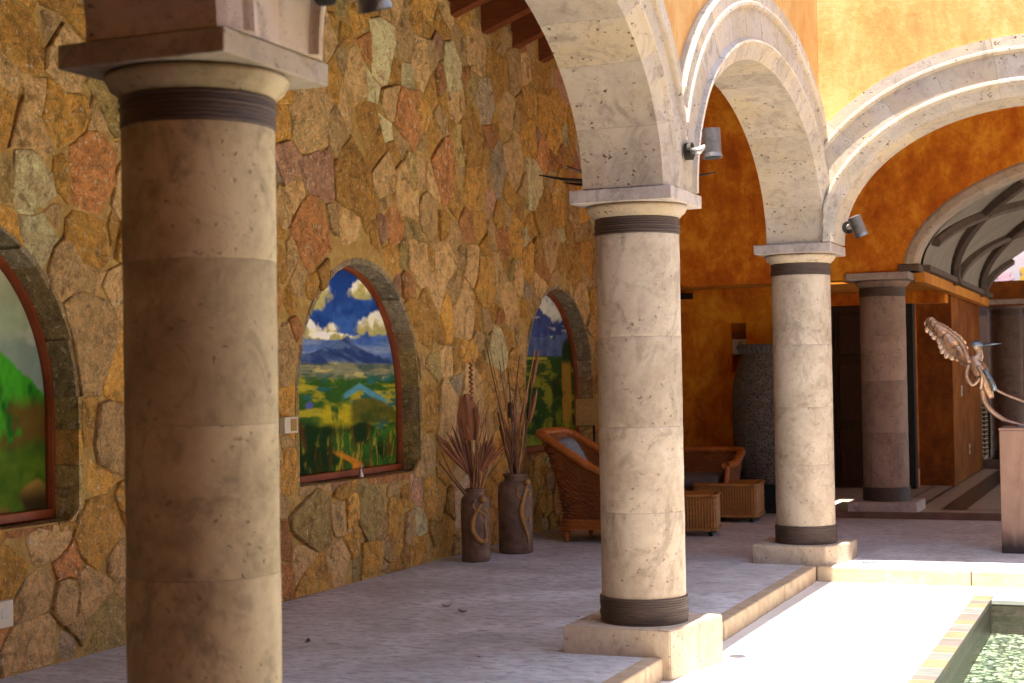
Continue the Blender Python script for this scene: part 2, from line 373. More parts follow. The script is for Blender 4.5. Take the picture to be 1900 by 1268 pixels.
while y < 12.40:
    L = min(rnd.uniform(.8, 1.1), 12.405 - y)
    if L < .12: break
    rbox('kerb_stone', (-2.605, y + .003, -.13), (-2.5 + rnd.uniform(-.003, .003), y + L - .003, .003), M_kerb, kerb, .012)
    y += L
kerb2 = tag(empty('far_terrace_kerb', (0, 12.46, 0)), kind='structure')
x = -2.5
while x < 8.9:
    L = rnd.uniform(.9, 1.2)
    rbox('kerb_stone', (x + .003, 12.41 + rnd.uniform(-.003, .003), -.13), (x + L - .003, 12.535, .003), M_kerb, kerb2, .012)
    x += L
# raised back floor
g = G(); quad(g, -3.3, 16.6, 9, 24.3, .065); quad(g, -3.9, 18.0, -3.3, 24.3, .065)
tag(g.obj('back_room_floor', M_backfl), kind='structure')
step = rbox('back_step', (-3.3, 16.585, -.01), (9, 16.7, .069), M_riser, None, .006)
tag(step, kind='structure')
g = G()
for x0, x1 in ((-2.60, -2.575), (-2.36, -2.325), (-2.09, -1.83), (-.6, -.35)): quad(g, x0, 17.08, x1, 24.2, .069)
quad(g, -2.09, 17.03, 6, 17.08, .069)
tag(g.obj('floor_inlay', M_inlay), kind='structure')

# ------------------------------------------------------------------ pool
pool = tag(empty('courtyard_pool', (0, 8, GROUND)), 'rectangular pool with multicoloured slate edge and green pebble bottom in the sunlit courtyard', 'pool')
ix0, iy1 = PX0 + .135, PY1 - .19
y = PY1; k = 0
seq = [3, 1, 0, 2, 1, 0, 2, 1, 0, 1, 0, 2, 3, 2, 1, 0]
while y > PY0 + .02:
    L = rnd.uniform(.13, .3); L = min(L, y - PY0)
    rbox('coping_tile', (PX0, y - L + .002, GROUND - .03), (ix0, y - .002, GROUND + .006 + rnd.uniform(0, .003)), SL[seq[k % len(seq)]], pool, .003, 1)
    y -= L; k += 1
x = ix0
while x < PX1 - .05:
    L = rnd.uniform(.3, .42); L = min(L, PX1 - x)
    rbox('coping_tile', (x + .002, iy1, GROUND - .03), (x + L - .002, PY1, GROUND + .005), SL[4], pool, .003, 1)
    x += L
g = G(); 
g.add([(ix0 - .002, PY0, -.5), (ix0 - .002, iy1, -.5), (ix0 - .002, iy1, GROUND - .002), (ix0 - .002, PY0, GROUND - .002)], [(0, 1, 2, 3)])
g.add([(ix0, iy1 + .002, -.5), (PX1, iy1 + .002, -.5), (PX1, iy1 + .002, GROUND - .002), (ix0, iy1 + .002, GROUND - .002)], [(0, 1, 2, 3)])
g.add([(PX1, PY0, -.5), (PX1, iy1, -.5), (PX1, iy1, GROUND), (PX1, PY0, GROUND)], [(0, 1, 2, 3)])
g.add([(ix0, PY0, -.5), (PX1, PY0, -.5), (PX1, PY0, GROUND), (ix0, PY0, GROUND)], [(0, 1, 2, 3)])
g.obj('pool_wall', M_poolw, pool)
nx, ny = 60, 110; V = []; F = []
for j in range(ny + 1):
    for i in range(nx + 1):
        V.append((lerp(ix0, PX1, i / nx), lerp(PY0, iy1, j / ny), -.36 + rnd.uniform(-.006, .006)))
for j in range(ny):
    for i in range(nx): F.append((j * (nx + 1) + i, j * (nx + 1) + i + 1, (j + 1) * (nx + 1) + i + 1, (j + 1) * (nx + 1) + i))
mk('pebble_bottom', V, F, M_peb, pool)['kind'] = 'stuff'
g = G(); quad(g, ix0, PY0, PX1, iy1, -.23)
tag(g.obj('pool_water', M_water), kind='structure')

# ------------------------------------------------------------------ rubble stone wall with painting niches
WX = -5.67
NC = [6.25, 10.73, 15.11]                # niche centres (y)
NA, NZ, NB, SILL = 1.01, 1.40, 1.07, .785
def niche_half(z):
    if z < SILL or z > NZ + NB: return -1
    if z <= NZ: return NA
    return NA * math.sqrt(max(0, 1 - ((z - NZ) / NB) ** 2))
def niche_outline(c, off=0, n=28):
    P = [(c - NA - off, SILL - off)]
    P += [(c + NA + off, SILL - off)]
    for i in range(n + 1):
        a = math.pi * i / n
        P.append((c + (NA + off) * math.cos(a), NZ + (NB + off) * math.sin(a)))
    return P
def inside(y, z, off=0):
    for c in NC:
        dy = abs(y - c)
        if z < SILL - off or z > NZ + NB + off: continue
        if z <= NZ:
            if dy < NA + off: return c
        elif (dy / (NA + off)) ** 2 + ((z - NZ) / (NB + off)) ** 2 < 1: return c
    return None
OUT = {c: niche_outline(c, .012, 60) for c in NC}
def push(y, z):
    c = inside(y, z, .012)
    if c is None: return y, z
    best = None; P = OUT[c]
    for i in range(len(P)):
        a = P[i]; b = P[(i + 1) % len(P)]
        dx, dz = b[0] - a[0], b[1] - a[1]; L = dx * dx + dz * dz
        t = 0 if L < 1e-9 else max(0, min(1, ((y - a[0]) * dx + (z - a[1]) * dz) / L))
        q = (a[0] + dx * t, a[1] + dz * t); d = (q[0] - y) ** 2 + (q[1] - z) ** 2
        if best is None or d < best[0]: best = (d, q)
    return best[1]
def clip(poly, nx_, nz_, d):
    out = []
    for i in range(len(poly)):
        a = poly[i]; b = poly[(i + 1) % len(poly)]
        da = a[0] * nx_ + a[1] * nz_ - d; db = b[0] * nx_ + b[1] * nz_ - d
        if da <= 0: out.append(a)
        if (da < 0 < db) or (db < 0 < da):
            t = da / (da - db); out.append((a[0] + (b[0] - a[0]) * t, a[1] + (b[1] - a[1]) * t))
    return out
wall = tag(empty('rubble_stone_wall', (WX, 10, 0)), 'long ochre rubble stone wall with three arched picture niches along the covered gallery', 'stone wall')
Y0, Y1, ZT = 3.6, 17.95, 4.9
seeds = []
tries = 0
while tries < 22000 and len(seeds) < 1200:
    tries += 1
    y = rnd.uniform(Y0, Y1); z = rnd.uniform(0, ZT)
    dmin = rnd.choice((.16, .23, .29, .34, .40)) * (1.0 if z > 1.0 else .95)
    if all(((y - a) / .88) ** 2 + ((z - b) / 1.15) ** 2 > ((dmin + r_) / 2) ** 2 for a, b, r_ in seeds): seeds.append((y, z, dmin))
import mathutils.noise as mn
def warp(y, z):
    v = Vector((y * 2.6, z * 2.6, 3.3)); w2 = Vector((y * 8, z * 8, 7.7))
    return (y + .085 * mn.noise(v) + .03 * mn.noise(w2), z + .085 * mn.noise(v + Vector((40, 9, 0))) + .03 * mn.noise(w2 + Vector((11, 50, 0))))
stones = []
for i, (y, z, r_) in enumerate(seeds):
    if inside(y, z, -.02) is not None: continue
    poly = [(Y0, 0.0), (Y1, 0.0), (Y1, ZT), (Y0, ZT)]
    nb = sorted(((a - y) ** 2 + (b - z) ** 2, a, b, r2) for j, (a, b, r2) in enumerate(seeds) if j != i)[:18]
    for d2, a, b, r2 in nb:
        L = math.sqrt(d2); ux, uz = (a - y) / L, (b - z) / L
        mid = max(.3, min(.7, .5 + (r_ * r_ - r2 * r2) / (2 * d2)))
        poly = clip(poly, ux, uz, (y + (a - y) * mid) * ux + (z + (b - z) * mid) * uz)
        if not poly: break
    if len(poly) < 3: continue
    cy_ = sum(p[0] for p in poly) / len(poly); cz_ = sum(p[1] for p in poly) / len(poly)
    near = any(abs(y - c) < NA + .6 for c in NC) and z < NZ + NB + .6 and z > SILL - .5
    # densify, jitter, push out of the niches, shrink for the joint
    D = []
    for k in range(len(poly)):
        a = poly[k]; b = poly[(k + 1) % len(poly)]
        L = math.hypot(b[0] - a[0], b[1] - a[1]); m = max(1, int(L / (.05 if near else .11)))
        for t in range(m):
            f = t / m
            D.append((a[0] + (b[0] - a[0]) * f, a[1] + (b[1] - a[1]) * f))
    D = [warp(*p) for p in D]
    cy_, cz_ = warp(cy_, cz_)
    if near: D = [push(*p) for p in D]
    D = [(p[0], max(0, p[1])) for p in D]
    gap = rnd.choice((.001, .002, .004, .007))
    E_ = []
    for p in D:
        dx, dz = cy_ - p[0], cz_ - p[1]; L = math.hypot(dx, dz) or 1
        jj = 0 if near else .006
        q = (p[0] + dx / L * gap + rnd.uniform(-jj, jj), p[1] + dz / L * gap + rnd.uniform(-jj, jj))
        if not E_ or math.hypot(q[0] - E_[-1][0], q[1] - E_[-1][1]) > (.07 if near else .075): E_.append(q)
    if len(E_) < 4: continue
    area = abs(sum(E_[k][0] * E_[(k + 1) % len(E_)][1] - E_[(k + 1) % len(E_)][0] * E_[k][1] for k in range(len(E_)))) / 2
    if area < .006: continue
    stones.append((cy_, cz_, E_, area))
def stone_mesh(st):
    cy_, cz_, P, area = st; n = len(P)
    d = rnd.choice((.004, .007, .011, .016, .028)) + rnd.uniform(0, .006); ty, tz = rnd.uniform(-.06, .06), rnd.uniform(-.05, .05)
    sz = math.sqrt(area)
    V = []
    rings = [(1, -.02), (1 + .001, d - .008), (1 - .014 / sz, d)]
    for k, (sc_, dd) in enumerate(rings):
        for p in P:
            yy = cy_ + (p[0] - cy_) * sc_; zz = cz_ + (p[1] - cz_) * sc_
            tilt = 0 if k == 0 else ty * (yy - cy_) + tz * (zz - cz_)
            V.append((WX + dd + tilt + (rnd.uniform(-.006, .006) if k > 1 else 0), yy, max(.002, zz)))
    V.append((WX + d + rnd.uniform(.0, .016), cy_, cz_))
    F = []
    for k in range(2):
        for i in range(n): F.append((k * n + i, k * n + (i + 1) % n, (k + 1) * n + (i + 1) % n, (k + 1) * n + i))
    for i in range(n): F.append((2 * n + i, 2 * n + (i + 1) % n, 3 * n))
    return V, F
def key(st):                              # size in the picture, visible first
    y, z = st[0], st[1]
    if y < 6.0: return -1
    dist = .38 * 5.67 + .925 * y
    vis = 0 if (y > 16.4) else 1
    top = 1.55 + (634 + 40) / 2875 * dist + .2
    if z > top: vis = 0
    return vis * st[3] / dist ** 2 + 1e-6
stones.sort(key=key, reverse=True)
def pick(): return rnd.choices(range(len(RUB)), RUBW)[0]
for st in stones[:300]:
    V, F = stone_mesh(st); mk('stone', V, F, RUB[pick()], wall)
rest = G(); mi = []
for st in stones[300:]:
    V, F = stone_mesh(st); rest.add(V, F); mi += [pick()] * len(F)
o = mk('stone_infill', rest.V, rest.F, None, wall, mats=RUB, midx=mi); o['kind'] = 'stuff'
# mortar bed with niche holes: strips in z
g = G()
ys = sorted(set([-8., Y0, 18.2] + [c + s_ * NA * math.sin(math.pi / 2 * k / 14) for c in NC for k in range(15) for s_ in (-1, 1)]))
for a, b in zip(ys[:-1], ys[1:]):
    m = (a + b) / 2; c = next((c for c in NC if abs(m - c) < NA), None)
    if c is None: g.add([(WX, a, 0), (WX, b, 0), (WX, b, 5.6), (WX, a, 5.6)], [(0, 1, 2, 3)])
    else:
        za = NZ + NB * math.sqrt(max(0, 1 - ((a - c) / NA) ** 2)); zb = NZ + NB * math.sqrt(max(0, 1 - ((b - c) / NA) ** 2))
        g.add([(WX, a, 0), (WX, b, 0), (WX, b, SILL), (WX, a, SILL)], [(0, 1, 2, 3)])
        g.add([(WX, a, za), (WX, b, zb), (WX, b, 5.6), (WX, a, 5.6)], [(0, 1, 2, 3)])
g.obj('mortar_bed', M_mortar, wall)
DEPTH = .2
mk('wall_core', *box((-6.4, -8, 0), (-5.96, 18.2, 5.9)), M_mortar, wall)
for ci, c in enumerate(NC):                # reveal stones lining each niche
    P = [(c + NA, SILL)]
    z = SILL
    path = [(c + NA, SILL + (NZ - SILL) * k / 6) for k in range(6)] + [(c + NA * math.cos(math.pi * k / 40), NZ + NB * math.sin(math.pi * k / 40)) for k in range(41)] + [(c - NA, NZ - (NZ - SILL) * (k + 1) / 6) for k in range(6)]
    i = 0
    while i < len(path) - 1:
        st_ = rnd.choice((2, 3, 4)) if 6 <= i < 46 else rnd.choice((2, 3)); j = min(i + st_, len(path) - 1)
        seg = path[i:j + 1]; V = []; F = []
        t_ = rnd.uniform(.004, .018); fr_ = rnd.uniform(.002, .014)
        for k, (yy, zz) in enumerate(seg):
            if k == 0: f0 = .02
            elif k == len(seg) - 1: f0 = -.02
            else: f0 = 0
            q = seg[min(k + 1, len(seg) - 1)] if f0 >= 0 else seg[k - 1]
            yy += (q[0] - yy) * abs(f0); zz += (q[1] - zz) * abs(f0)
            ny_, nz_ = c - yy, (NZ - zz if zz > NZ else 0); L = math.hypot(ny_, nz_) or 1; ny_ /= L; nz_ /= L
            jt = rnd.uniform(-.004, .004)
            for xx, off in ((WX + fr_, -.03), (WX + fr_, t_ + jt), (WX - DEPTH - .05, t_ + jt), (WX - DEPTH - .05, -.03)):
                V.append((xx, yy + ny_ * off, zz + nz_ * off))
        for k in range(len(seg) - 1):
            for a in range(4): F.append((k * 4 + a, k * 4 + (a + 1) % 4, (k + 1) * 4 + (a + 1) % 4, (k + 1) * 4 + a))
        F.append((0, 1, 2, 3)); n_ = (len(seg) - 1) * 4; F.append((n_ + 3, n_ + 2, n_ + 1, n_))
        mk('reveal_stone', V, F, (GREYS[rnd.random() < .3] if seg[0][1] > NZ + .1 else rnd.choice((GREYS[1], RUB[0], RUB[5]))), wall)
        i = j
    y = c - NA
    while y < c + NA - .02:                # sill stones
        L = min(rnd.uniform(.25, .5), c + NA - y)
        rbox('sill_stone', (WX - DEPTH - .05, y + .004, SILL - .06), (WX + rnd.uniform(.0, .02), y + L - .004, SILL + rnd.uniform(-.004, .006)), RUB[rnd.choice((0, 2, 3, 4))], wall, .006, 1)
        y += L

# ------------------------------------------------------------------ paintings
class VN:
    def __init__(s, seed): s.g = np.random.RandomState(seed).rand(64, 64)
    def at(s, x, y):
        x = np.asarray(x, float); y = np.asarray(y, float)
        xi = np.floor(x).astype(int); yi = np.floor(y).astype(int); fx = x - xi; fy = y - yi
        fx = fx * fx * (3 - 2 * fx); fy = fy * fy * (3 - 2 * fy); g_ = s.g
        a = g_[xi % 64, yi % 64]; b = g_[(xi + 1) % 64, yi % 64]; c = g_[xi % 64, (yi + 1) % 64]; d = g_[(xi + 1) % 64, (yi + 1) % 64]
        return (a * (1 - fx) + b * fx) * (1 - fy) + (c * (1 - fx) + d * fx) * fy
    def fbm(s, x, y, o=5):
        r = 0; a = .5; t = 0
        for k in range(o): r = r + a * s.at(x * 2 ** k + 17 * k, y * 2 ** k + 31 * k); t += a; a *= .55
        return r / t
def C3(*c): return np.array(c, float)
def blend(a, b, f): f = np.clip(f, 0, 1)[..., None]; return a * (1 - f) + b * f
def sm(a, b, x): t = np.clip((x - a) / (b - a), 0, 1); return t * t * (3 - 2 * t)
def art_valley(u, v):
    A = VN(3); B = VN(9); n = A.fbm(u * 6, v * 9); n2 = B.fbm(u * 22, v * 14); n3 = A.fbm(u * 30, v * 60)
    c = np.zeros(u.shape + (3,)) + C3(.02, .07, .25)
    c = blend(c, C3(.05, .13, .36), sm(.35, .65, n)); c = blend(c, C3(.012, .035, .15), sm(.9, 1.0, v) * .5 + sm(.55, .8, n2) * .4)
    c = blend(c, C3(.22, .28, .4), sm(.7, .6, v) * (.3 + .7 * sm(.35, .6, A.fbm(u * 4, v * 30))))
    def cloud(c, cu, cv, ru, rv, s_):
        d = ((u - cu) / ru) ** 2 + ((v - cv) / rv) ** 2 + (A.fbm(u * 9 + s_, v * 11) - .5) * 2.6 + (B.fbm(u * 30, v * 34 + s_) - .5) * .8
        m = sm(1.05, .35, d) * np.where(v < cv - rv * .72, sm(cv - rv * 1.05, cv - rv * .72, v), 1)
        col_ = blend(np.zeros_like(c) + C3(.38, .36, .16), C3(.75, .73, .6), sm(cv - rv * .2, cv + rv * .7, v + (n2 - .5) * .12))
        return blend(c, col_, m)
    c = cloud(c, .27, .84, .19, .075, 1); c = cloud(c, .68, .885, .12, .05, 3); c = cloud(c, .22, .685, .3, .05, 7); c = cloud(c, .86, .72, .24, .06, 12); c = cloud(c, .45, .66, .2, .02, 15)
    ridge = .575 + .06 * np.exp(-np.abs(u - .57) / .09) + .035 * np.exp(-((u - .5) / .22) ** 2) - .035 * np.abs(u - .5) + (A.fbm(u * 14, v * 0) - .5) * .012
    mt = blend(np.zeros_like(c) + C3(.03, .06, .17), C3(.1, .15, .27), sm(.4, .7, A.fbm(u * 16 + v * 30, v * 26)))
    c = blend(c, mt, sm(ridge + .004, ridge - .004, v))
    fd = sm(.545, .525, v + (n - .5) * .03)
    far = blend(np.zeros_like(c) + C3(.22, .22, .14), C3(.08, .12, .1), sm(.4, .62, B.fbm(u * 7, v * 60)))
    far = blend(far, C3(.4, .36, .16), sm(.55, .72, B.fbm(u * 9 + 3, v * 50)))
    c = blend(c, far, fd)
    md = sm(.49, .45, v + (n2 - .5) * .05)
    mid = blend(np.zeros_like(c) + C3(.04, .11, .02), C3(.32, .29, .035), sm(.44, .6, B.fbm(u * 6 + v * 6, v * 26)))
    mid = blend(mid, C3(.03, .13, .12), sm(.55, .66, A.fbm(u * 8 + 5, v * 24)))
    c = blend(c, mid, md)
    c = blend(c, C3(.1, .25, .3), sm(.022, .01, np.abs(v - (.425 - .35 * np.abs(u - .66)))) * sm(.5, .56, u) * sm(.95, .85, u))
    c = blend(c, C3(.1, .12, .32), sm(.02, .012, np.hypot((u - .26) * .55, v - .345)))
    yel = sm(.0, .05, .37 - v + (n - .5) * .08) * sm(.27, .16, np.abs(u - .5) + np.abs(v - .31) * 1.3 + (n - .5) * .25) * sm(.36, .52, n2 + .1)
    c = blend(c, C3(.4, .34, .02), yel * .85)
    hb = sm(.01, -.01, v - (.37 - 1.1 * (u - .72) ** 2)) * sm(.55, .62, u) * sm(.22, .27, v)
    c = blend(c, blend(np.zeros_like(c) + C3(.035, .07, .012), C3(.16, .12, .02), n2), hb * .9)
    fg = sm(.27, .22, v + (n - .5) * .12)
    dk = blend(np.zeros_like(c) + C3(.012, .04, .008), C3(.04, .12, .02), sm(.4, .65, n))
    st_ = np.maximum(sm(.56, .7, A.fbm(u * 60 + v * 9, v * 13)), sm(.58, .7, B.fbm(u * 48 - v * 12 + 7, v * 10))) * sm(.27, .12, v - .02 * n2) * sm(.4, .55, n + .05)
    dk = blend(dk, C3(.38, .30, .04), st_ * .7); dk = blend(dk, C3(.12, .05, .01), sm(.55, .7, B.fbm(u * 40, v * 9)) * .6)
    c = blend(c, dk, fg)
    tr_ = sm(.02, .0, np.hypot((u - .0) * 1., (v - .5) * .5) - .1 + (n2 - .5) * .03)
    c = blend(c, C3(.03, .04, .01), tr_)
    c = blend(c, C3(.012, .03, .01), sm(.02, -.02, v - (.36 - 1.3 * u)))
    pa = sm(.045, .02, np.abs(u - (.55 + .09 * np.sin(v * 34))) - .02 * (1 - v / .15)) * sm(.14, .11, v)
    c = blend(c, C3(.5, .22, .03), pa * (.5 + .6 * n2))
    return c * (.8 + .4 * n3[..., None])
def art_hill(u, v):
    A = VN(21); n = A.fbm(u * 6, v * 8); n2 = A.fbm(u * 20, v * 16)
    c = blend(np.zeros(u.shape + (3,)) + C3(.2, .26, .17), C3(.36, .36, .24), sm(.5, .9, v + (n - .5) * .4))
    c = blend(c, C3(.16, .2, .2), sm(.66, .58, v) * .5); c = blend(c, C3(.4, .38, .3), sm(.55, .7, n) * .5)
    top = .6 - 1.1 * np.abs(u - .735) ** 1.25 + (A.fbm(u * 26, v * 3) - .5) * .05
    hill = blend(np.zeros_like(c) + C3(.015, .11, .012), C3(.06, .27, .02), sm(.35, .65, A.fbm(u * 18, v * 9)))
    c = blend(c, hill, sm(top + .006, top - .006, v))
    rk = sm(.44, .56, A.fbm(u * 9 + 4, v * 5 + 2)) * sm(.44, .36, v) * sm(.2, .27, v)
    c = blend(c, C3(.13, .055, .015), rk * .85)
    g_ = sm(.3, .22, v + (n - .5) * .1); c = blend(c, blend(np.zeros_like(c) + C3(.03, .09, .01), C3(.12, .17, .015), n2), g_)
    for cu, cv, r in ((.7, .03, .09), (.93, .08, .07), (.8, .02, .05)):
        d = np.hypot((u - cu), (v - cv) * 1.1); c = blend(c, blend(np.zeros_like(c) + C3(.05, .035, .012), C3(.3, .2, .05), sm(-.02, .07, v - cv)), sm(r, r - .02, d + (n2 - .5) * .03))
    return c * (.85 + .3 * n2[..., None])
def art_ridge(u, v):
    A = VN(33); n = A.fbm(u * 6, v * 8); n2 = A.fbm(u * 22, v * 20)
    c = blend(np.zeros(u.shape + (3,)) + C3(.06, .09, .2), C3(.45, .46, .4), sm(.42, .62, n + (v - .85) * .8))
    def rg(c, base, amp, f, colr):
        t = base + amp * (A.fbm(u * f + base * 40, v * 0 + 2) - .5); return blend(c, colr, sm(t + .006, t - .006, v))
    c = rg(c, .84, .2, 5, blend(np.zeros_like(c) + C3(.025, .045, .14), C3(.07, .1, .24), n2))
    c = blend(c, C3(.4, .42, .4), sm(.62, .74, A.fbm(u * 8, v * 34)) * sm(.6, .68, v) * .8)
    c = rg(c, .72, .1, 7, blend(np.zeros_like(c) + C3(.04, .07, .18), C3(.12, .16, .26), n2))
    c = blend(c, blend(np.zeros_like(c) + C3(.03, .07, .015), C3(.2, .2, .03), sm(.45, .6, A.fbm(u * 5, v * 22))), sm(.595, .575, v))
    c = blend(c, C3(.28, .28, .04), sm(.012, .004, np.abs(v - .57)) * sm(.6, .55, u))
    c = blend(c, C3(.02, .045, .012), sm(.13, .08, np.hypot(u - .9, (v - .6) * 1.)) + sm(.1, .06, np.abs(u - .72)) * sm(.5, .4, v) * .8)
    c = blend(c, C3(.26, .17, .035), sm(.08, .06, np.abs(u - .86)) * sm(.57, .52, v) * sm(.12, .18, v))
    c = blend(c, C3(.018, .04, .01), sm(.5, .62, A.fbm(u * 7 + 9, v * 7)) * sm(.5, .4, v) * .8)
    c = blend(c, C3(.12, .15, .02), sm(.56, .66, A.fbm(u * 14, v * 12 + 5)) * sm(.3, .2, v))
    return c * (.85 + .35 * n2[..., None])
s = N('canvas_paint'); ca = s.n('ShaderNodeVertexColor'); ca.layer_name = 'Col'
M_art = s.done(ca.outputs[0], .7, s.bump(s.noise(s.map(s.pos, scale=(1, 1, .6)), 70, 4, .7), .3, .003), .12)
ART = [(art_hill, 'arched oil painting of a bright green hill under a pale sky, leftmost niche'),
       (art_valley, 'arched oil painting of a blue volcano, white clouds and yellow fields in the middle niche'),
       (art_ridge, 'arched oil painting of dark blue ridges and a pale tree trunk behind the wicker armchair')]
for (fn, lab), c in zip(ART, NC):
    e = tag(empty('landscape_painting', (WX - DEPTH, c, SILL)), lab, 'painting', 'paintings in the arched wall niches')
    nx, ny = 200, 200; px = WX - DEPTH + .0
    ii, jj = np.meshgrid(np.arange(nx + 1), np.arange(ny + 1)); vz = SILL + .03 + (NZ + NB - SILL - .04) * jj / ny
    half = np.where(vz <= NZ, NA - .02, (NA - .02) * np.sqrt(np.clip(1 - ((vz - NZ) / (NB)) ** 2, 0, 1)))
    yy = c + half * (ii / nx * 2 - 1)
    u = (yy - c + NA) / (2 * NA); v = (vz - SILL) / (NZ + NB - SILL)
    rgb = np.clip(np.clip(fn(u, v), 0, 1) ** 1.25 * 1.75, 0, 1)
    V = [(px, float(a), float(b)) for a, b in zip(yy.ravel(), vz.ravel())]
    F = [(j * (nx + 1) + i, j * (nx + 1) + i + 1, (j + 1) * (nx + 1) + i + 1, (j + 1) * (nx + 1) + i) for j in range(ny) for i in range(nx)]
    o = mk('canvas', V, F, M_art, e)
    if len(o.data.vertices) == rgb.reshape(-1, 3).shape[0]:
        ca_ = o.data.color_attributes.new('Col', 'FLOAT_COLOR', 'POINT')
        ca_.data.foreach_set('color', np.concatenate([rgb.reshape(-1, 3), np.ones((rgb.size // 3, 1))], 1).ravel())
    path = [(c + NA, SILL + .02)] + [(c + NA * math.cos(math.pi * k / 48), NZ + NB * math.sin(math.pi * k / 48)) for k in range(49)] + [(c - NA, SILL + .02)]
    V = []; F = []
    for (yy_, zz_) in path:
        ny_, nz_ = c - yy_, (NZ - zz_ if zz_ > NZ else 0); L = math.hypot(ny_, nz_) or 1; ny_ /= L; nz_ /= L
        for xx, off in ((px - .01, .012), (px + .045, .012), (px + .045, .036), (px + .02, .046), (px - .01, .046)):
            V.append((xx, yy_ + ny_ * off, zz_ + nz_ * off))
    for k in range(len(path) - 1):
        for a in range(5): F.append((k * 5 + a, k * 5 + (a + 1) % 5, (k + 1) * 5 + (a + 1) % 5, (k + 1) * 5 + a))
    mk('frame', V, F, M_frame, e)
    rbox('bottom_rail', (px - .01, c - NA + .012, SILL + .008), (px + .05, c + NA - .012, SILL + .062), M_frame, e, .006)

# ------------------------------------------------------------------ columns
def ox(y): return (y - 8.51) * .0135
def make_column(x, y, z0, plinth, label, shaft_mat=M_col, base=True, h_pl=.152, z_pl=-.125, half=.3, group=None, joints=None, pmat=None):
    e = tag(empty('stone_column', (x, y, z0)), label, 'column', group)
    P = [(x + a, y + b) for a, b in plinth]
    o = mk('plinth', *prism(P, z_pl, h_pl), pmat or M_plin, e)
    bm = bmesh.new(); bm.from_mesh(o.data); bmesh.ops.bevel(bm, geom=list(bm.edges), offset=.007, segments=2, affect='EDGES'); bm.to_mesh(o.data); bm.free()
    def band(z0_, z1_, r, name):
        pr = []; nb = max(6, int((z1_ - z0_) / .0125))
        for k in range(nb):
            a = z0_ + (z1_ - z0_) * k / nb; st = (z1_ - z0_) / nb; q = rnd.uniform(-.0025, .0035)
            pr += [(r - .006, a), (r + q, a + st * .3), (r + q, a + st * .7)]
        pr += [(r - .006, z1_)]
        mk(name, *lathe(pr, (x, y, 0), 56), M_cord, e, True)
    band(h_pl, h_pl + .148, .252, 'base_binding'); band(2.352, 2.447, .246, 'neck_binding')
    js = joints or [.30, .62, 1.22, 1.72, 2.352]
    for a, b in zip(js[:-1], js[1:]):
        r = .2405; dz = .004
        pr = [(r - .003, a + .0002), (r - .0005, a + .0006), (r, a + .002)]
        m = max(2, int((b - a) / .12))
        pr += [(r + rnd.uniform(-.0012, .0012), lerp(a + .03, b - .03, k / m)) for k in range(m + 1)]
        pr += [(r, b - .002), (r - .0005, b - .0006), (r - .003, b - .0002)]
        mk('drum', *lathe(pr, (x, y, 0), 72), shaft_mat, e, True)
    ec = [(.235, 2.446), (.25, 2.452), (.262, 2.468), (.276, 2.476), (.282, 2.492), (.29, 2.502), (.29, 2.512), (.27, 2.524)]
    mk('echinus', *lathe(ec, (x, y, 0), 72), shaft_mat if shaft_mat is not M_col else M_arch, e, True)
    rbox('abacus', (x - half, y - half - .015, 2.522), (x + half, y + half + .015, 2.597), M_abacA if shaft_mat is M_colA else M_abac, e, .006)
    return e
ARC = 'columns of the left arcade beside the gallery'
PL = [(-.375, -.33), (.25, -.33), (.37, .3), (.37, .33), (-.375, .33)]
PLC = [(-.38, -.32), (.215, -.32), (.345, -.02), (.36, .33), (-.38, .33)]
SQ = [(-.36, -.34), (.36, -.34), (.36, .34), (-.36, .34)]
make_column(-2.83, -.15, 0, PL, 'arcade column closest to the camera side, outside the left edge of the photo', group=ARC)
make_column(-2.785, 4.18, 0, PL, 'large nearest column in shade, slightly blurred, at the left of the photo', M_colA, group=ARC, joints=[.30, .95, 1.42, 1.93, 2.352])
make_column(-2.705, 8.51, 0, PL, 'middle column with pale drums on the sunlit stepped plinth beside the white courtyard', group=ARC, joints=[.30, .78, 1.26, 1.77, 2.352])
make_column(-2.655, 12.79, 0, PLC, 'corner column where the left arcade meets the wide far arch', group=ARC, half=.315, joints=[.30, .80, 1.27, 1.78, 2.352])
make_column(1.05, 12.79, 0, SQ, 'far arcade column carrying the right end of the wide arch', group='columns of the far arcade')
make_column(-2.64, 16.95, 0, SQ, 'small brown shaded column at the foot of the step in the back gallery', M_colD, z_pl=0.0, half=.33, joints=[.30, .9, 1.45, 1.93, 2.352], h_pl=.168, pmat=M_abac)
make_column(-2.0, 24.5, 0, SQ, 'dark brown column at the far end of the vaulted passage behind the bird sculpture', M_darkcol, z_pl=.065, h_pl=.2, pmat=M_darkcol)

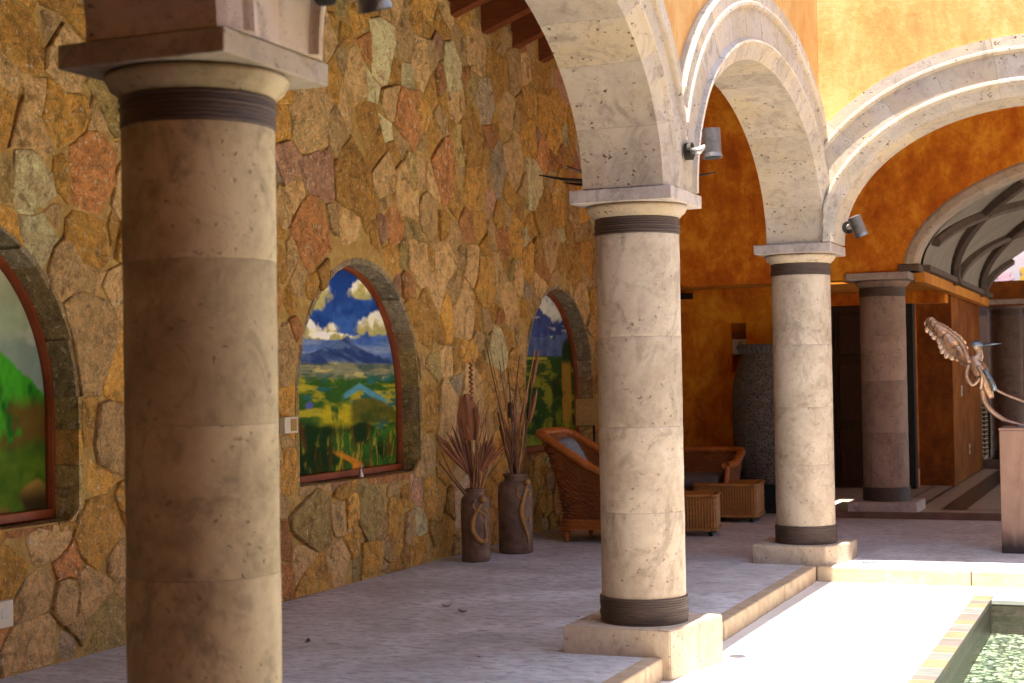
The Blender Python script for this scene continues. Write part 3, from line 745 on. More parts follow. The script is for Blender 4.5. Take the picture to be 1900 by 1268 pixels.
# ------------------------------------------------------------------ arches
PROF = [(0, -.50), (0, -.03), (.03, -.012), (.085, .008), (.095, .02), (.108, .031), (.124, .029), (.132, .010),
        (.14, .0), (.325, .0), (.332, .02), (.345, .031), (.365, .029), (.372, .018), (.455, .018), (.458, -.09), (.458, -.50)]
def arch(parent, cen, a0, b0, lo, hi, place, nst=13, steps=5, prof=PROF, zs=2.6, jit=.003, mats=None):
    def pt(t, r): return cen - (a0 + r) * math.cos(t), zs + (b0 + r * 1.03) * math.sin(t)
    # equal arc-length joints
    T = [math.pi * k / 400 for k in range(401)]; L = [0]
    for k in range(400):
        p, q = pt(T[k], .2), pt(T[k + 1], .2); L.append(L[-1] + math.hypot(p[0] - q[0], p[1] - q[1]))
    cuts = [L[-1] * (k + (rnd.uniform(-.15, .15) if 0 < k < nst else 0)) / nst for k in range(nst + 1)]
    tt = [float(np.interp(c, L, T)) for c in cuts]
    for k in range(nst):
        V = []; F = []; m = len(prof); j1 = rnd.uniform(-jit, jit) * .5
        g0 = .0007 / 1.6
        for i in range(steps + 1):
            t = lerp(tt[k] + (g0 if k else 0), tt[k + 1] - (g0 if k < nst - 1 else 0), i / steps)
            for r, d in prof:
                u, z = pt(t, r)
                uc = min(max(u, lo), hi)
                if uc != u and d > -.2: d = min(d, -.004) - j1 if d > -.05 else d
                V.append(place(uc, z, d + (j1 if d > -.2 else 0)))
        for i in range(steps):
            for q in range(m): F.append((i * m + q, i * m + (q + 1) % m, (i + 1) * m + (q + 1) % m, (i + 1) * m + q))
        F.append(tuple(range(m))); F.append(tuple(reversed(range(steps * m, steps * m + m))))
        o = mk('voussoir', V, F, M_arch, parent); fixn(o)
def spandrel(name, parent, u0, u1, top, cens, a, b, place, d0, d1, m, zs=2.6, lowz=2.6):
    """wall above the arches, cut along their outer curve; strips between d0 and d1"""
    us = sorted(set([u0, u1] + [round(max(u0, min(u1, c - a * math.cos(math.pi * k / 60))), 5) for c in cens for k in range(61)]))
    def bot(u):
        z = lowz
        zz = [zs + b * math.sqrt(max(0, 1 - ((u - c) / a) ** 2)) for c in cens if abs(u - c) < a]
        return max(zz) if zz else z
    V = []; F = []
    for u in us:
        zb = bot(u); V += [place(u, zb, d0), place(u, zb, d1), place(u, top, d0), place(u, top, d1)]
    for k in range(len(us) - 1):
        a_, b_ = k * 4, k * 4 + 4
        F += [(a_ + 1, b_ + 1, b_ + 3, a_ + 3), (b_, a_, a_ + 2, b_ + 2), (a_ + 2, a_ + 3, b_ + 3, b_ + 2), (a_, b_, b_ + 1, a_ + 1)]
    n = (len(us) - 1) * 4
    F += [(0, 1, 3, 2), (n + 1, n, n + 2, n + 3)]
    return mk(name, V, F, m, parent)
left = tag(empty('left_arcade_wall', (-2.7, 8.5, 2.6)), 'orange plaster wall tinted sunlit yellow on pale stone arches along the left side of the courtyard', 'arcade')
PLX = lambda u, z, d: (-2.42 + ox(u) + d, u, z)
mids = [-.15, 4.18, 8.51, 12.79]
for k, (c, a) in enumerate(((2.015, 1.86), (6.345, 1.86), (10.65, 1.845))):
    arch(left, c, a, 1.09, mids[k], mids[k + 1] - (.1 if k == 2 else 0), PLX)
spandrel('plaster_wall', left, -.6, 12.72, 6.0, [2.015, 6.345, 10.65], 2.28, 1.53, PLX, -.49, -.05, M_orange_sun)
far = tag(empty('far_arcade_wall', (-.8, 12.8, 2.6)), 'orange plaster wall tinted sunlit yellow above the wide round arch at the far side of the courtyard', 'arcade')
PLY = lambda u, z, d: (u, 12.455 - d, z)
arch(far, -.8, 1.515, 1.05, -2.40, 1.05, PLY, 11)
arch(far, 2.9, 1.515, 1.05, 1.05, 4.75, PLY, 11)
spandrel('plaster_wall', far, -2.8, 7.5, 6.0, [-.8, 2.9], 1.95, 1.5, PLY, -.49, -.05, M_orange_sun)

# ------------------------------------------------------------------ gallery roofs
roof = tag(empty('gallery_roof', (-4.2, 8, 5)), 'sloping board roof on red-brown rafters over the stone wall gallery', 'roof')
y = -.6
ry = 12.577 - .733 * 18
sl_ = .375
while ry < 16.6:
    x0, x1 = -5.75, -2.9; zb0 = 4.765 + sl_ * (x0 + 5.67); zb1 = 4.765 + sl_ * (x1 + 5.67)
    V, F = box((x0, ry - .13, 0), (x1, ry, .24)); V = [(v_[0], v_[1], v_[2] + (zb0 if v_[0] == x0 else zb1)) for v_ in V]
    mk('rafter', V, F, M_beam, roof)
    ry += .733
xx = -6.0
while xx < -2.5:
    w_ = .2
    V, F = box((xx, -.6, .245), (xx + w_ - .006, 12.5 if xx > -2.97 else 16.6, .275)); V = [(v_[0], v_[1], v_[2] + 4.765 + sl_ * (v_[0] + 5.67)) for v_ in V]
    mk('roof_board', V, F, M_deck, roof)
    xx += w_
deckV, deckF = box((-6.0, -8, .28), (-2.9, 16.6, .32)); deckV = [(v_[0], v_[1], v_[2] + 4.765 + sl_ * (v_[0] + 5.67)) for v_ in deckV]
mk('roof_covering', deckV, deckF, M_deck, roof)
tag(mk('near_gallery_ceiling', *box((-2.9, -8, 5.0), (9, 4.0, 5.2)), M_ceil), kind='structure')
tag(mk('near_gallery_wall', *box((-6, -8.3, 0), (9, -8, 6)), M_mortar), kind='structure')
tag(mk('right_courtyard_wall', *box((7.5, -8, -.2), (7.8, 16.6, 6)), M_orange_sun), kind='structure')
# back gallery ceiling (flat)
ceil = mk('back_gallery_ceiling', *box((-5.9, 12.5, 6.02), (9, 16.7, 6.12)), M_ceil); tag(ceil, kind='structure')
# ------------------------------------------------------------------ upper orange wall with vault opening
up = tag(empty('orange_upper_wall', (0, 16.65, 2.53)), 'deep orange plaster wall on the small shaded column, opening into a ribbed vault', 'wall')
PU = lambda u, z, d: (u, 16.65 - d, z)
VC, VA, VB = .45, 2.82, 1.30
spandrel('plaster', up, -5.9, 6., 6.05, [VC], VA, VB, PU, -.35, 0, M_orange, zs=2.6, lowz=2.53)
RP = [(0, -.34), (0, .0), (.03, .02), (.10, .02), (.13, .006), (.13, -.34)]
arch(up, VC, VA - .13, VB - .13, -9, 9, PU, 17, 5, RP)
rbox('spring_ledge', (-2.42, 16.62, 2.60), (-2.2, 16.97, 2.675), M_rib, up, .01)
# lower wall behind the jar with its small niche
low = tag(empty('orange_lower_wall', (-4.6, 17.95, 0)), 'orange plaster wall with a small square niche behind the giant jar', 'wall')
g = G(); NX0, NX1, NZ0, NZ1 = -4.565, -4.385, 1.575, 2.15
g.add(*box((-5.75, 17.95, 0), (NX0, 18.25, 2.6))); g.add(*box((NX1, 17.95, 0), (-3.98, 18.25, 2.6)))
g.add(*box((NX0, 17.951, 0), (NX1, 18.25, NZ0))); g.add(*box((NX0, 17.951, NZ1), (NX1, 18.25, 2.6)))
g.obj('plaster', M_orange2, low)
mk('niche_back', *box((NX0 - .01, 18.12, NZ0 - .01), (NX1 + .01, 18.24, NZ1 + .01)), M_ceil, low)
rbox('niche_shelf', (NX0 + .001, 17.97, 1.96), (NX1 - .001, 18.12, 2.04), M_beam, low, .004)
tl = tag(rbox('painted_tile', (NX0 + .006, 17.96, 1.78), (NX1 - .006, 18.0, 1.957), M_white, None, .004), 'small cream painted tile standing in the square niche above the giant jar', 'tile')
g = G(); g.add(*tube(curve([(-4.49, 17.957, 1.8), (-4.46, 17.956, 1.85), (-4.48, 17.956, 1.9), (-4.44, 17.957, 1.93)], 8), .009, 6)); g.obj('painted_flower', m_simple('green_glaze', (.25, .25, .05), (.35, .3, .08)), tl)
tl.children[0].location = (0, 0, 0)
# small dark block at the top of the lower wall
rbox('recess_dark_block', (-5.3, 17.84, 2.45), (-5.02, 17.94, 2.52), M_iron, low, .004)
# side wall of the alcove to the door, door wall, right orange pier and passage wall
pier = tag(empty('orange_pier', (-2.6, 20.6, 0)), 'orange plaster pier and passage wall right of the small shaded column', 'wall')
g = G(); g.add(*box((-2.78, 20.6, .06), (-2.34, 24.2, 2.6))); g.add(*box((-3.98, 17.9, 0), (-3.86, 20.3, 2.6))); g.add(*box((-5.9, 20.32, 0), (-2.79, 20.55, 2.6)))
g.obj('plaster', M_orange_dim, pier)
sw = tag(empty('light_switch', (-2.34, 21.6, 1.25)), 'white light switch on the orange passage wall', 'switch')
rbox('plate', (-2.345, 21.5, 1.2), (-2.33, 21.62, 1.34), M_white, sw, .003); rbox('rocker', (-2.331, 21.54, 1.24), (-2.325, 21.58, 1.3), M_canw, sw, .002)
so_ = tag(empty('wall_socket', (-2.34, 22.4, .45)), 'small pale socket low on the orange passage wall', 'socket')
rbox('plate', (-2.345, 22.35, .38), (-2.332, 22.45, .52), M_white, so_, .003); rbox('outlet', (-2.333, 22.38, .42), (-2.328, 22.42, .47), M_black, so_, .002)
door = tag(empty('wooden_door', (-3.3, 20.0, .065)), 'tall dark wooden panelled door behind the small shaded column', 'door')
rbox('door_frame', (-3.86, 20.02, .065), (-3.76, 20.16, 2.4), M_door, door, .006)
rbox('door_frame', (-2.86, 19.98, .065), (-2.74, 20.16, 2.4), M_black, door, .006)
for i in range(2):
    x0 = -3.755 + i * .45
    lf = rbox('door_leaf', (x0, 20.07, .07), (x0 + .445, 20.12, 2.39), M_door, door, .004)
    for z0, z1 in ((.16, .84), (.92, 1.66), (1.76, 2.3)):
        p_ = rbox('panel', (x0 + .06, 20.045, z0), (x0 + .385, 20.075, z1), M_door, None, .012)
        p_.parent = lf; p_.matrix_parent_inverse = Matrix.Translation(-door.location)
head = mk('orange_door_header', *box((-3.86, 19.95, 2.4), (-2.34, 20.3, 2.62)), M_orange); tag(head, 'orange plaster band above the dark panelled door', 'wall')
# far end: lattice gate, header and lit lunette
# ceiling slab left of the vault, hole added to cast a sun patch
g = G(); hx0, hx1, hy0, hy1 = -3.36, -3.16, 17.45, 17.85
for c0, c1 in (((-5.9, 17.001), (hx0, 24.2)), ((hx1, 17.001), (-2.22, 24.2)), ((hx0, 17.001), (hx1, hy0)), ((hx0, hy1), (hx1, 24.2))): g.add(*box((*c0, 2.56), (*c1, 2.62)))
tag(g.obj('passage_ceiling', M_ceil), kind='structure')
tag(mk('passage_spring_beam', *box((-2.3, 17.0, 2.50), (-2.2, 24.2, 2.64)), M_ceil), kind='structure')
vault = tag(empty('ribbed_vault', (VC, 20, 2.6)), 'grey barrel vault with dark crossing ribs behind the orange upper wall', 'vault')
V = []; F = []; nS = 40; a_, b_ = VA - .16, VB - .14
for j, yy in enumerate((16.95, 24.3)):
    for k in range(nS + 1):
        t = math.pi * k / nS; V.append((VC - a_ * math.cos(t), yy, 2.62 + b_ * math.sin(t)))
for k in range(nS): F.append((k, k + 1, nS + 2 + k, nS + 1 + k))
# outer shell as well, so the vault has thickness
base = len(V)
for j, yy in enumerate((16.95, 24.3)):
    for k in range(nS + 1):
        t = math.pi * k / nS; V.append((VC - (a_ + .1) * math.cos(t), yy, 2.62 + (b_ + .1) * math.sin(t)))
for k in range(nS): F.append((base + k + 1, base + k, base + nS + 1 + k, base + nS + 2 + k))
mk('vault_shell', V, F, M_vault, vault, True)
Ls = [0]; T = [math.pi * k / 200 for k in range(201)]
for k in range(200): Ls.append(Ls[-1] + math.hypot(a_ * (math.cos(T[k]) - math.cos(T[k + 1])), b_ * (math.sin(T[k]) - math.sin(T[k + 1]))))
for y0 in (13.1, 16.4, 19.7, 23.0, 26.3):
    for sg in (1, -1):
        pts = []
        for i in range(60):
            s_ = .02 + i / 59 * (Ls[-1] - .04); yy = y0 + sg * s_ / .55 * 1.0
            if yy < 16.98 or yy > 24.2: continue
            t = float(np.interp(s_, Ls, T)); pts.append((VC - (a_ - .03) * math.cos(t), yy, 2.62 + (b_ - .03) * math.sin(t)))
        if len(pts) > 3: mk('rib', *tube(pts, .075, 6, .8, up=(0, 1, 0)), M_rib, vault)
rbox('spring_moulding', (-2.26, 16.98, 2.615), (-2.13, 24.2, 2.68), M_rib, vault, .01)
endw = tag(empty('far_orange_header', (0, 24.25, 2.5)), 'dark orange beam wall closing the far end of the vaulted passage', 'wall')
g = G(); g.add(*box((-2.32, 24.2, 2.5), (4, 24.45, 2.87))); g.add(*box((-1.35, 24.2, .065), (4, 24.45, 2.499))); g.add(*box((-5.9, 24.2, .065), (-2.45, 24.45, 2.6)))
g.obj('plaster', M_orange_dim, endw)
gate = tag(empty('lattice_gate', (-2.25, 24.9, .07)), 'low dark woven lattice gate at the far end of the passage', 'gate')
for k in range(9): rbox('slat', (-2.47 + k * .075, 24.9, .09), (-2.435 + k * .075, 24.92, 1.05), M_iron, gate, .003, 1)
for k in range(14): rbox('cross_slat', (-2.5, 24.875, .12 + k * .068), (-1.82, 24.895, .15 + k * .068), M_iron, gate, .003, 1)
far_w = tag(empty('window_standin_wall', (0, 25.9, 0)), 'added outdoor wall with a yellow and pink painted flower, standing in for the bright window beyond the vault', 'wall')  # wall added to catch the sun in place of a lit window
mk('wall_face', *box((-6, 25.9, -.1), (6, 26.1, 2.75)), M_door, far_w)
mk('painted_band', *box((-6, 25.85, 2.75), (6, 26.1, 6)), M_paper, far_w)
def petal(cx_, cz_, r, n, m, y_, nm):
    g = G(); P = []
    for k in range(n * 8):
        a = 2 * math.pi * k / (n * 8); rr = r * (.55 + .45 * abs(math.cos(n * a / 2))); P.append((cx_ + rr * math.cos(a), cz_ + rr * math.sin(a)))
    q = len(P); g.add([(x_, y_, z_) for x_, z_ in P] + [(x_, y_ + .02, z_) for x_, z_ in P], [tuple(range(q))] + [(k, k + q, (k + 1) % q + q, (k + 1) % q) for k in range(q)])
    g.obj(nm, m, far_w)
petal(-1.72, 3.05, .17, 5, M_gold, 25.835, 'painted_flower'); petal(-2.1, 3.0, .14, 7, M_pink, 25.838, 'painted_rose'); petal(-1.2, 3.2, .2, 7, M_pink, 25.838, 'painted_rose')

# ------------------------------------------------------------------ giant jar
JX, JY = -3.86, 17.38
jar = tag(empty('giant_clay_jar', (JX, JY, .32)), 'giant dark clay jar covered in scratched dashes, half hidden behind the corner column', 'jar')
pr = [(.02, 0), (.50, 0), (.535, .02), (.555, .15), (.585, .4), (.60, .7), (.595, 1.0), (.575, 1.15), (.53, 1.3), (.485, 1.4), (.468, 1.44), (.47, 1.455), (.50, 1.49), (.525, 1.54), (.53, 1.555), (.49, 1.56), (.44, 1.5), (.40, 1.4), (.02, 1.38)]
pr = [(r_ * .92, z_) for r_, z_ in pr]
o = mk('body', *lathe(pr, (JX, JY, .32), 80, caps=False), M_jar, jar, True)
uv = o.data.uv_layers.new(name='UVMap')
for l in o.data.loops:
    v_ = o.data.vertices[l.vertex_index].co; uv.data[l.index].uv = ((math.atan2(v_.y, v_.x) / (2 * math.pi)), v_.z / 1.56)
for k in range(46):
    g = G()
    a = 2 * math.pi * k / 46 + rnd.uniform(-.02, .02); r0, r1 = .44, .485
    g.add(*tube([(JX + r0 * math.cos(a), JY + r0 * math.sin(a), .32 + 1.455), (JX + (r1 + .004) * math.cos(a + .04), JY + (r1 + .004) * math.sin(a + .04), .32 + 1.53)], .0085, 5))
    g.obj('rim_scroll', M_rimg, jar)
rbox('stand', (-4.33, 16.95, .0), (-3.42, 17.85, .32), M_black, jar, .01)

# ------------------------------------------------------------------ wicker furniture
def weave(surf, nu, nv, amp, warp=.5):
    """surf(u,v)->(Vector p, Vector n); over-under weave relief"""
    V = []; F = []; su, sv = nu * 4, nv * 3
    for j in range(sv + 1):
        for i in range(su + 1):
            u, v_ = i / su, j / sv; p, n_ = surf(u, v_)
            ph = math.pi * (i / 4.0); row = int(j / 3.0)
            h = amp * (math.cos(ph + (math.pi if row % 2 else 0)) * (1 if j % 3 else .1)) + amp * (.5 if j % 3 else -.8)
            V.append(p + n_ * h)
    for j in range(sv):
        for i in range(su): F.append((j * (su + 1) + i, j * (su + 1) + i + 1, (j + 1) * (su + 1) + i + 1, (j + 1) * (su + 1) + i))
    return V, F
def wicker_seat(name, label, cat, loc, rz, wd, dp, hb, ha, fl_back, fl_side, cushion, m_side=M_wick, back_curve=.18):
    e = tag(empty(name, loc, rz), label, cat); e['_loc'] = 1
    rc = .16
    # U path in local coords: front near (dp/2,-wd/2) -> back (-dp/2) -> front far
    pts = []; d2, w2 = dp / 2, wd / 2
    for k in range(13): pts.append((d2 - (dp - rc) * k / 12, -w2, 0, -1))
    for k in range(1, 9):
        a = math.pi / 2 * k / 8; pts.append((-d2 + rc - rc * math.sin(a), -w2 + rc - rc * math.cos(a), -math.sin(a), -math.cos(a)))
    m = 14
    for k in range(1, m): pts.append((-d2, -w2 + rc + (wd - 2 * rc) * k / m, -1, 0))
    for k in range(9):
        a = math.pi / 2 * k / 8; pts.append((-d2 + rc - rc * math.cos(a), w2 - rc + rc * math.sin(a), -math.cos(a), math.sin(a)))
    for k in range(1, 13): pts.append((-d2 + rc + (dp - rc) * k / 12, w2, 0, 1))
    n = len(pts)
    def at(u):
        s_ = u * (n - 1); k = min(int(s_), n - 2); t = s_ - k; return [lerp(pts[k][q], pts[k + 1][q], t) for q in range(4)]
    def top(x_):                                     # rim height depends on depth position
        t = (x_ + d2) / dp; q = 1 - min(1, max(0, t / .62)); q = q * q * (3 - 2 * q)
        return ha + (hb - ha) * q, q
    def surf(u, v_):
        x_, y_, nx_, ny_ = at(u); h, q = top(x_)
        fl = fl_side + (fl_back - fl_side) * (q if abs(nx_) > .05 or q > .3 else 0) * 1.0
        f = v_ ** 1.7
        # flare: outwards, and backwards near the back
        px_ = x_ + nx_ * fl_back * f - (q * fl_back * f * (1 - abs(nx_)))
        py_ = y_ + ny_ * fl_side * f
        return Vector((px_, py_, .2 + (h - .2) * v_)), Vector((nx_, ny_, .15)).normalized()
    V, F = weave(surf, max(30, int((2 * dp + wd) / .05)), int((hb - .2) / .034), .009)
    mk('woven_shell', V, F, m_side, e)
    V2 = [Vector(v_) for v_ in V]
    # inner lining set inside the shell
    def surf2(u, v_):
        p, nn_ = surf(u, v_); return p - nn_ * .045, -nn_
    V, F = weave(surf2, 40, int((hb - .2) / .04), .004); mk('inner_lining', V, F, m_side, e)
    rim = [surf(i / 60, 1)[0] + Vector((0, 0, .01)) - surf(i / 60, 1)[1] * .02 for i in range(61)]
    # braided rim: thick roll with twist ridges
    Vr = []; Fr = []; nn = 10; NN = 240; rr_ = .048
    for i in range(NN + 1):
        p, n1_ = surf(i / NN, 1); p = p + Vector((0, 0, .005)) - n1_ * .02
        p2 = surf(min(1, (i + 1) / NN), 1)[0] - surf(max(0, (i - 1) / NN), 1)[0]; t_ = p2.normalized()
        a1 = (n1_ - t_ * n1_.dot(t_)).normalized(); a2 = t_.cross(a1)
        for k in range(nn):
            a = 2 * math.pi * k / nn; rad = rr_ * (1 + .07 * math.cos(a * 2 - i * .8))
            Vr.append(p + a1 * math.cos(a) * rad + a2 * math.sin(a) * rad * .8)
    for i in range(NN):
        for k in range(nn):
            j = (k + 1) % nn; Fr.append((i * nn + k, i * nn + j, (i + 1) * nn + j, (i + 1) * nn + k))
    Fr += [tuple(range(nn)), tuple(reversed(range(NN * nn, NN * nn + nn)))]
    mk('braided_rim', Vr, Fr, M_wrim, e, True)
    # base apron with arched lower edge
    V = []; F = []; su = 150
    for i in range(su + 1):
        x_, y_, nx_, ny_ = at(i / su); 
        sag = .055 * math.sin(math.pi * (((i / su) * 3) % 1)) ** .6
        for j in range(9):
            v_ = j / 8; z_ = lerp(.075 + sag, .225, v_); off = .03 * (1 - v_) + .012 + .005 * math.cos(j * math.pi)
            V.append((x_ + nx_ * off, y_ + ny_ * off, z_))
    for i in range(su):
        for j in range(8): F.append((i * 9 + j, (i + 1) * 9 + j, (i + 1) * 9 + j + 1, i * 9 + j + 1))
    mk('apron', V, F, M_wrim, e)
    g = G(); g.add([(d2 + .02, -w2 - .02, .1), (d2 + .02, w2 + .02, .1), (d2 + .02, w2 + .02, .34), (d2 + .02, -w2 - .02, .34)], [(0, 1, 2, 3)]); g.obj('front_panel', m_side, e)
    for sx_, sy_ in ((1, 1), (1, -1), (-1, 1), (-1, -1)):
        mk('foot', *lathe([(.014, 0), (.022, .02), (.034, .08), (.036, .12)], (sx_ * (d2 - .07) + (-.0), sy_ * (w2 - .03), 0), 12), M_wrim, e, True)
    for f in (0, 1):                                   # end posts at the arm fronts
        p0 = surf(f, 0)[0]; p1 = surf(f, 1)[0]; mk('arm_post', *tube([p0 + Vector((0, 0, -.05)), (p0 + p1) / 2, p1], .026, 8), M_wrim, e, True)
    bx = rbox('seat_cushion', (-d2 + .07, -w2 + .06, .34), (d2 + .02, w2 - .06, .48), cushion, None, .05, 3, smooth=True); bx.parent = e
    return e
wicker_seat('wicker_armchair', 'reddish wicker armchair with high rolled back below the third painting', 'armchair', (-4.78, 13.98, 0), 0, .74, .74, 1.02, .665, .23, .045, M_grey)
wicker_seat('wicker_sofa', 'low wicker sofa with grey cushion behind the two ottomans', 'sofa', (-4.93, 16.35, 0), -math.pi / 2, 1.5, .75, .71, .58, .10, .05, M_grey)
# pillow
def pillow(name, label, loc, size, rot, m):
    V = []; F = []; n = 18
    for sd in (1, -1):
        for j in range(n + 1):
            for i in range(n + 1):
                u, v_ = i / n * 2 - 1, j / n * 2 - 1
                th = (max(0, (1 - u ** 4)) * max(0, (1 - v_ ** 4))) ** .6
                k_ = 1 - .08 * (abs(u) * abs(v_)) + 0
                V.append(Vector((sd * size[2] / 2 * th, u * size[0] / 2 * (1 - .06 * (1 - u * u) * 0) * k_, v_ * size[1] / 2 * k_)))
    for s0 in (0, (n + 1) ** 2):
        for j in range(n):
            for i in range(n): F.append((s0 + j * (n + 1) + i, s0 + j * (n + 1) + i + 1, s0 + (j + 1) * (n + 1) + i + 1, s0 + (j + 1) * (n + 1) + i))
    from mathutils import Euler
    Rm = Euler(rot).to_matrix(); V = [Rm @ v_ + Vector(loc) for v_ in V]
    o = mk(name, V, F, m, None, True)
    return tag(o, label, 'pillow')
pillow('throw_pillow', 'blue-grey pillow leaning against the back of the wicker armchair', (-5.07, 13.82, .79), (.42, .42, .17), (0, R(-30), R(6)), M_blue)
def ottoman(loc, rz, sz, h, label):
    e = tag(empty('wicker_ottoman', loc, rz), label, 'ottoman', 'golden wicker ottomans'); e['_loc'] = 1
    h2 = sz / 2; rc = .05
    pts = []
    for cx_, cy_, a0 in ((h2 - rc, -h2 + rc, -90), (h2 - rc, h2 - rc, 0), (-h2 + rc, h2 - rc, 90), (-h2 + rc, -h2 + rc, 180)):
        for k in range(7):
            a = R(a0 + 15 * k); pts.append((cx_ + rc * math.cos(a), cy_ + rc * math.sin(a), math.cos(a), math.sin(a)))
    pts.append(pts[0]); D = [0]
    for a, b in zip(pts[:-1], pts[1:]): D.append(D[-1] + math.hypot(a[0] - b[0], a[1] - b[1]))
    def surf(u, v_):
        s_ = u * D[-1]; k = max(0, min(len(D) - 2, int(np.searchsorted(D, s_)) - 1)); t = (s_ - D[k]) / max(1e-6, D[k + 1] - D[k])
        q = [lerp(pts[k][i], pts[k + 1][i], t) for i in range(4)]
        return Vector((q[0], q[1], .06 + (h - .06) * v_)), Vector((q[2], q[3], 0)).normalized()
    V = []; F = []; su, sv = 4 * int(D[-1] / .028), 3 * 12
    for j in range(sv + 1):
        for i in range(su + 1):
            p, n_ = surf(i / su, j / sv); hh = .0055 * math.cos(math.pi * i / 2) * (1 - .5 * (j % 3 == 0)) + .002 * ((j // 3) % 2)
            V.append(p + n_ * hh)
    for j in range(sv):
        for i in range(su): F.append((j * (su + 1) + i, j * (su + 1) + i + 1, (j + 1) * (su + 1) + i + 1, (j + 1) * (su + 1) + i))
    mk('woven_side', V, F, M_wgold, e)
    for z_ in (.065, h - .012):
        P = [Vector((p[0] + p[2] * .004, p[1] + p[3] * .004, z_)) for p in pts]; mk('edge_roll', *tube(P, .016, 8), M_wgold, e, True)
    def top(u, v_): return Vector(((u - .5) * (sz - .06), (v_ - .5) * (sz - .06), h)), Vector((0, 0, 1))
    V, F = weave(top, 16, 16, .004); mk('woven_top', V, F, M_wgold, e)
    for sx_ in (1, -1):
        for sy_ in (1, -1): mk('foot', *lathe([(.02, 0), (.024, .06)], (sx_ * (h2 - .06), sy_ * (h2 - .06), 0), 10), M_black, e, True)
ottoman((-4.12, 14.62, 0), R(10), .46, .40, 'front golden wicker ottoman just right of the middle column')
ottoman((-4.17, 16.0 + .17, 0), R(6), .66, .40, 'back golden wicker ottoman in front of the sofa and the giant jar')
# lamp table behind the armchair
tb = tag(empty('side_table', (-5.3, 14.85, 0)), 'small dark wooden side table behind the wicker armchair', 'side table')
rbox('table_top', (-5.52, 14.62, .63), (-5.02, 15.08, .66), M_frame, tb, .006)
for sx_ in (-.2, .2):
    for sy_ in (-.18, .18): rbox('leg', (-5.27 + sx_ - .02, 14.85 + sy_ - .02, 0), (-5.27 + sx_ + .02, 14.85 + sy_ + .02, .63), M_frame, tb, .004)
lp = tag(empty('table_lamp', (-5.2, 14.8, .66)), 'slim table lamp with square tan shade left of the middle column', 'lamp')
mk('lamp_foot', *lathe([(.07, .662), (.07, .675), (.02, .69), (.012, .71)], (-5.2, 14.8, 0), 20), M_iron, lp, True)
mk('stem', *lathe([(.012, .70), (.014, .85), (.01, 1.1)], (-5.2, 14.8, 0), 12), M_iron, lp, True)
g = G(); 
for a, b, c_, d_ in ((-.14, -.14, .14, -.132), (-.14, .132, .14, .14), (-.14, -.132, -.132, .132), (.132, -.132, .14, .132)): g.add(*box((-5.2 + a, 14.8 + b, 1.06), (-5.2 + c_, 14.8 + d_, 1.325)))
g.obj('lamp_shade', M_shade, lp)
# ------------------------------------------------------------------ vases and dried plants
def vase(x, y, r, h, label, relief):
    e = tag(empty('carved_floor_vase', (x, y, 0)), label, 'vase', 'carved brown floor vases by the stone wall')
    pr = [(r * .3, 0), (r * .93, 0), (r, .015), (r * 1.0, h * .3), (r * 1.02, h * .7), (r * .99, h * .84), (r * .9, h * .885), (r * .66, h * .905), (r * .60, h * .93), (r * .66, h * .97), (r * .72, h * .985), (r * .7, h), (r * .6, h), (r * .56, h * .9), (r * .5, h * .5), (r * .05, h * .48)]
    mk('body', *lathe(pr, (x, y, 0), 48, caps=False), M_vase, e, True)
    # creature relief: wraps on the side facing the courtyard camera
    base_a = math.atan2(-y + 0, -x) + relief[0]
    def P(a, z, o=.004): return (x + (r + o) * math.cos(base_a + a), y + (r + o) * math.sin(base_a + a), z * h)
    body = [P(a, z, .006) for a, z in relief[1]]
    nB = len(relief[1]); C_ = curve(body, 30); rad = [.010 + .018 * math.sin(math.pi * min(1, (i / 30) ** .75 + .02)) for i in range(31)]
    mk('creature_body', *tube(C_, rad, 8, .8), M_relief, e, True)
    for a, z, a2, z2, a3, z3 in relief[2]:
        mk('creature_leg', *tube(curve([P(a, z), P(a2, z2), P(a3, z3)], 8), [.011] * 5 + [.009, .008, .012, .014], 6, .8), M_relief, e, True)
    hd = relief[3]; c_ = Vector(P(hd[0], hd[1], .008)); V, F = lathe([(.001, -.03), (.022, -.02), (.03, 0), (.022, .02), (.001, .035)], tuple(c_), 12); mk('creature_head', V, F, M_relief, e, True)
    return e
vase(-5.32, 12.07, .122, .615, 'shorter brown clay vase with crescent creature relief and palm fans', (.25, [(.15, .8), (-.35, .62), (-.45, .45), (-.1, .32), (.35, .28), (.5, .36), (.4, .55)],
     [(.0, .7, .3, .66, .45, .6), (.3, .7, .5, .74, .6, .68), (-.2, .7, -.4, .78, -.2, .85)], (.25, .86)))
vase(-5.23, 12.75, .152, .70, 'taller brown clay vase with lizard relief holding tall reeds', (.35, [(.35, .86), (.1, .7), (-.05, .52), (.1, .38), (.3, .26), (.4, .14)],
     [(.2, .76, .5, .8, .55, .72), (.1, .68, -.25, .74, -.2, .84), (.15, .42, .45, .46, .5, .4)], (.38, .9)))
def stems(e, x, y, z0, targets, m, rad=.006, curl=.03):
    for (tx, ty, tz) in targets:
        a = rnd.uniform(0, 6.28); bx, by = x + .04 * math.cos(a), y + .04 * math.sin(a)
        mid = ((bx + tx) / 2 + rnd.uniform(-curl, curl), (by + ty) / 2 + rnd.uniform(-curl, curl), (z0 + tz) / 2)
        mk('stem', *tube(curve([(bx, by, z0), mid, (tx, ty, tz)], 10), [rad * lerp(1.1, .5, k / 10) for k in range(11)], 6), rnd.choice(m), e, True)
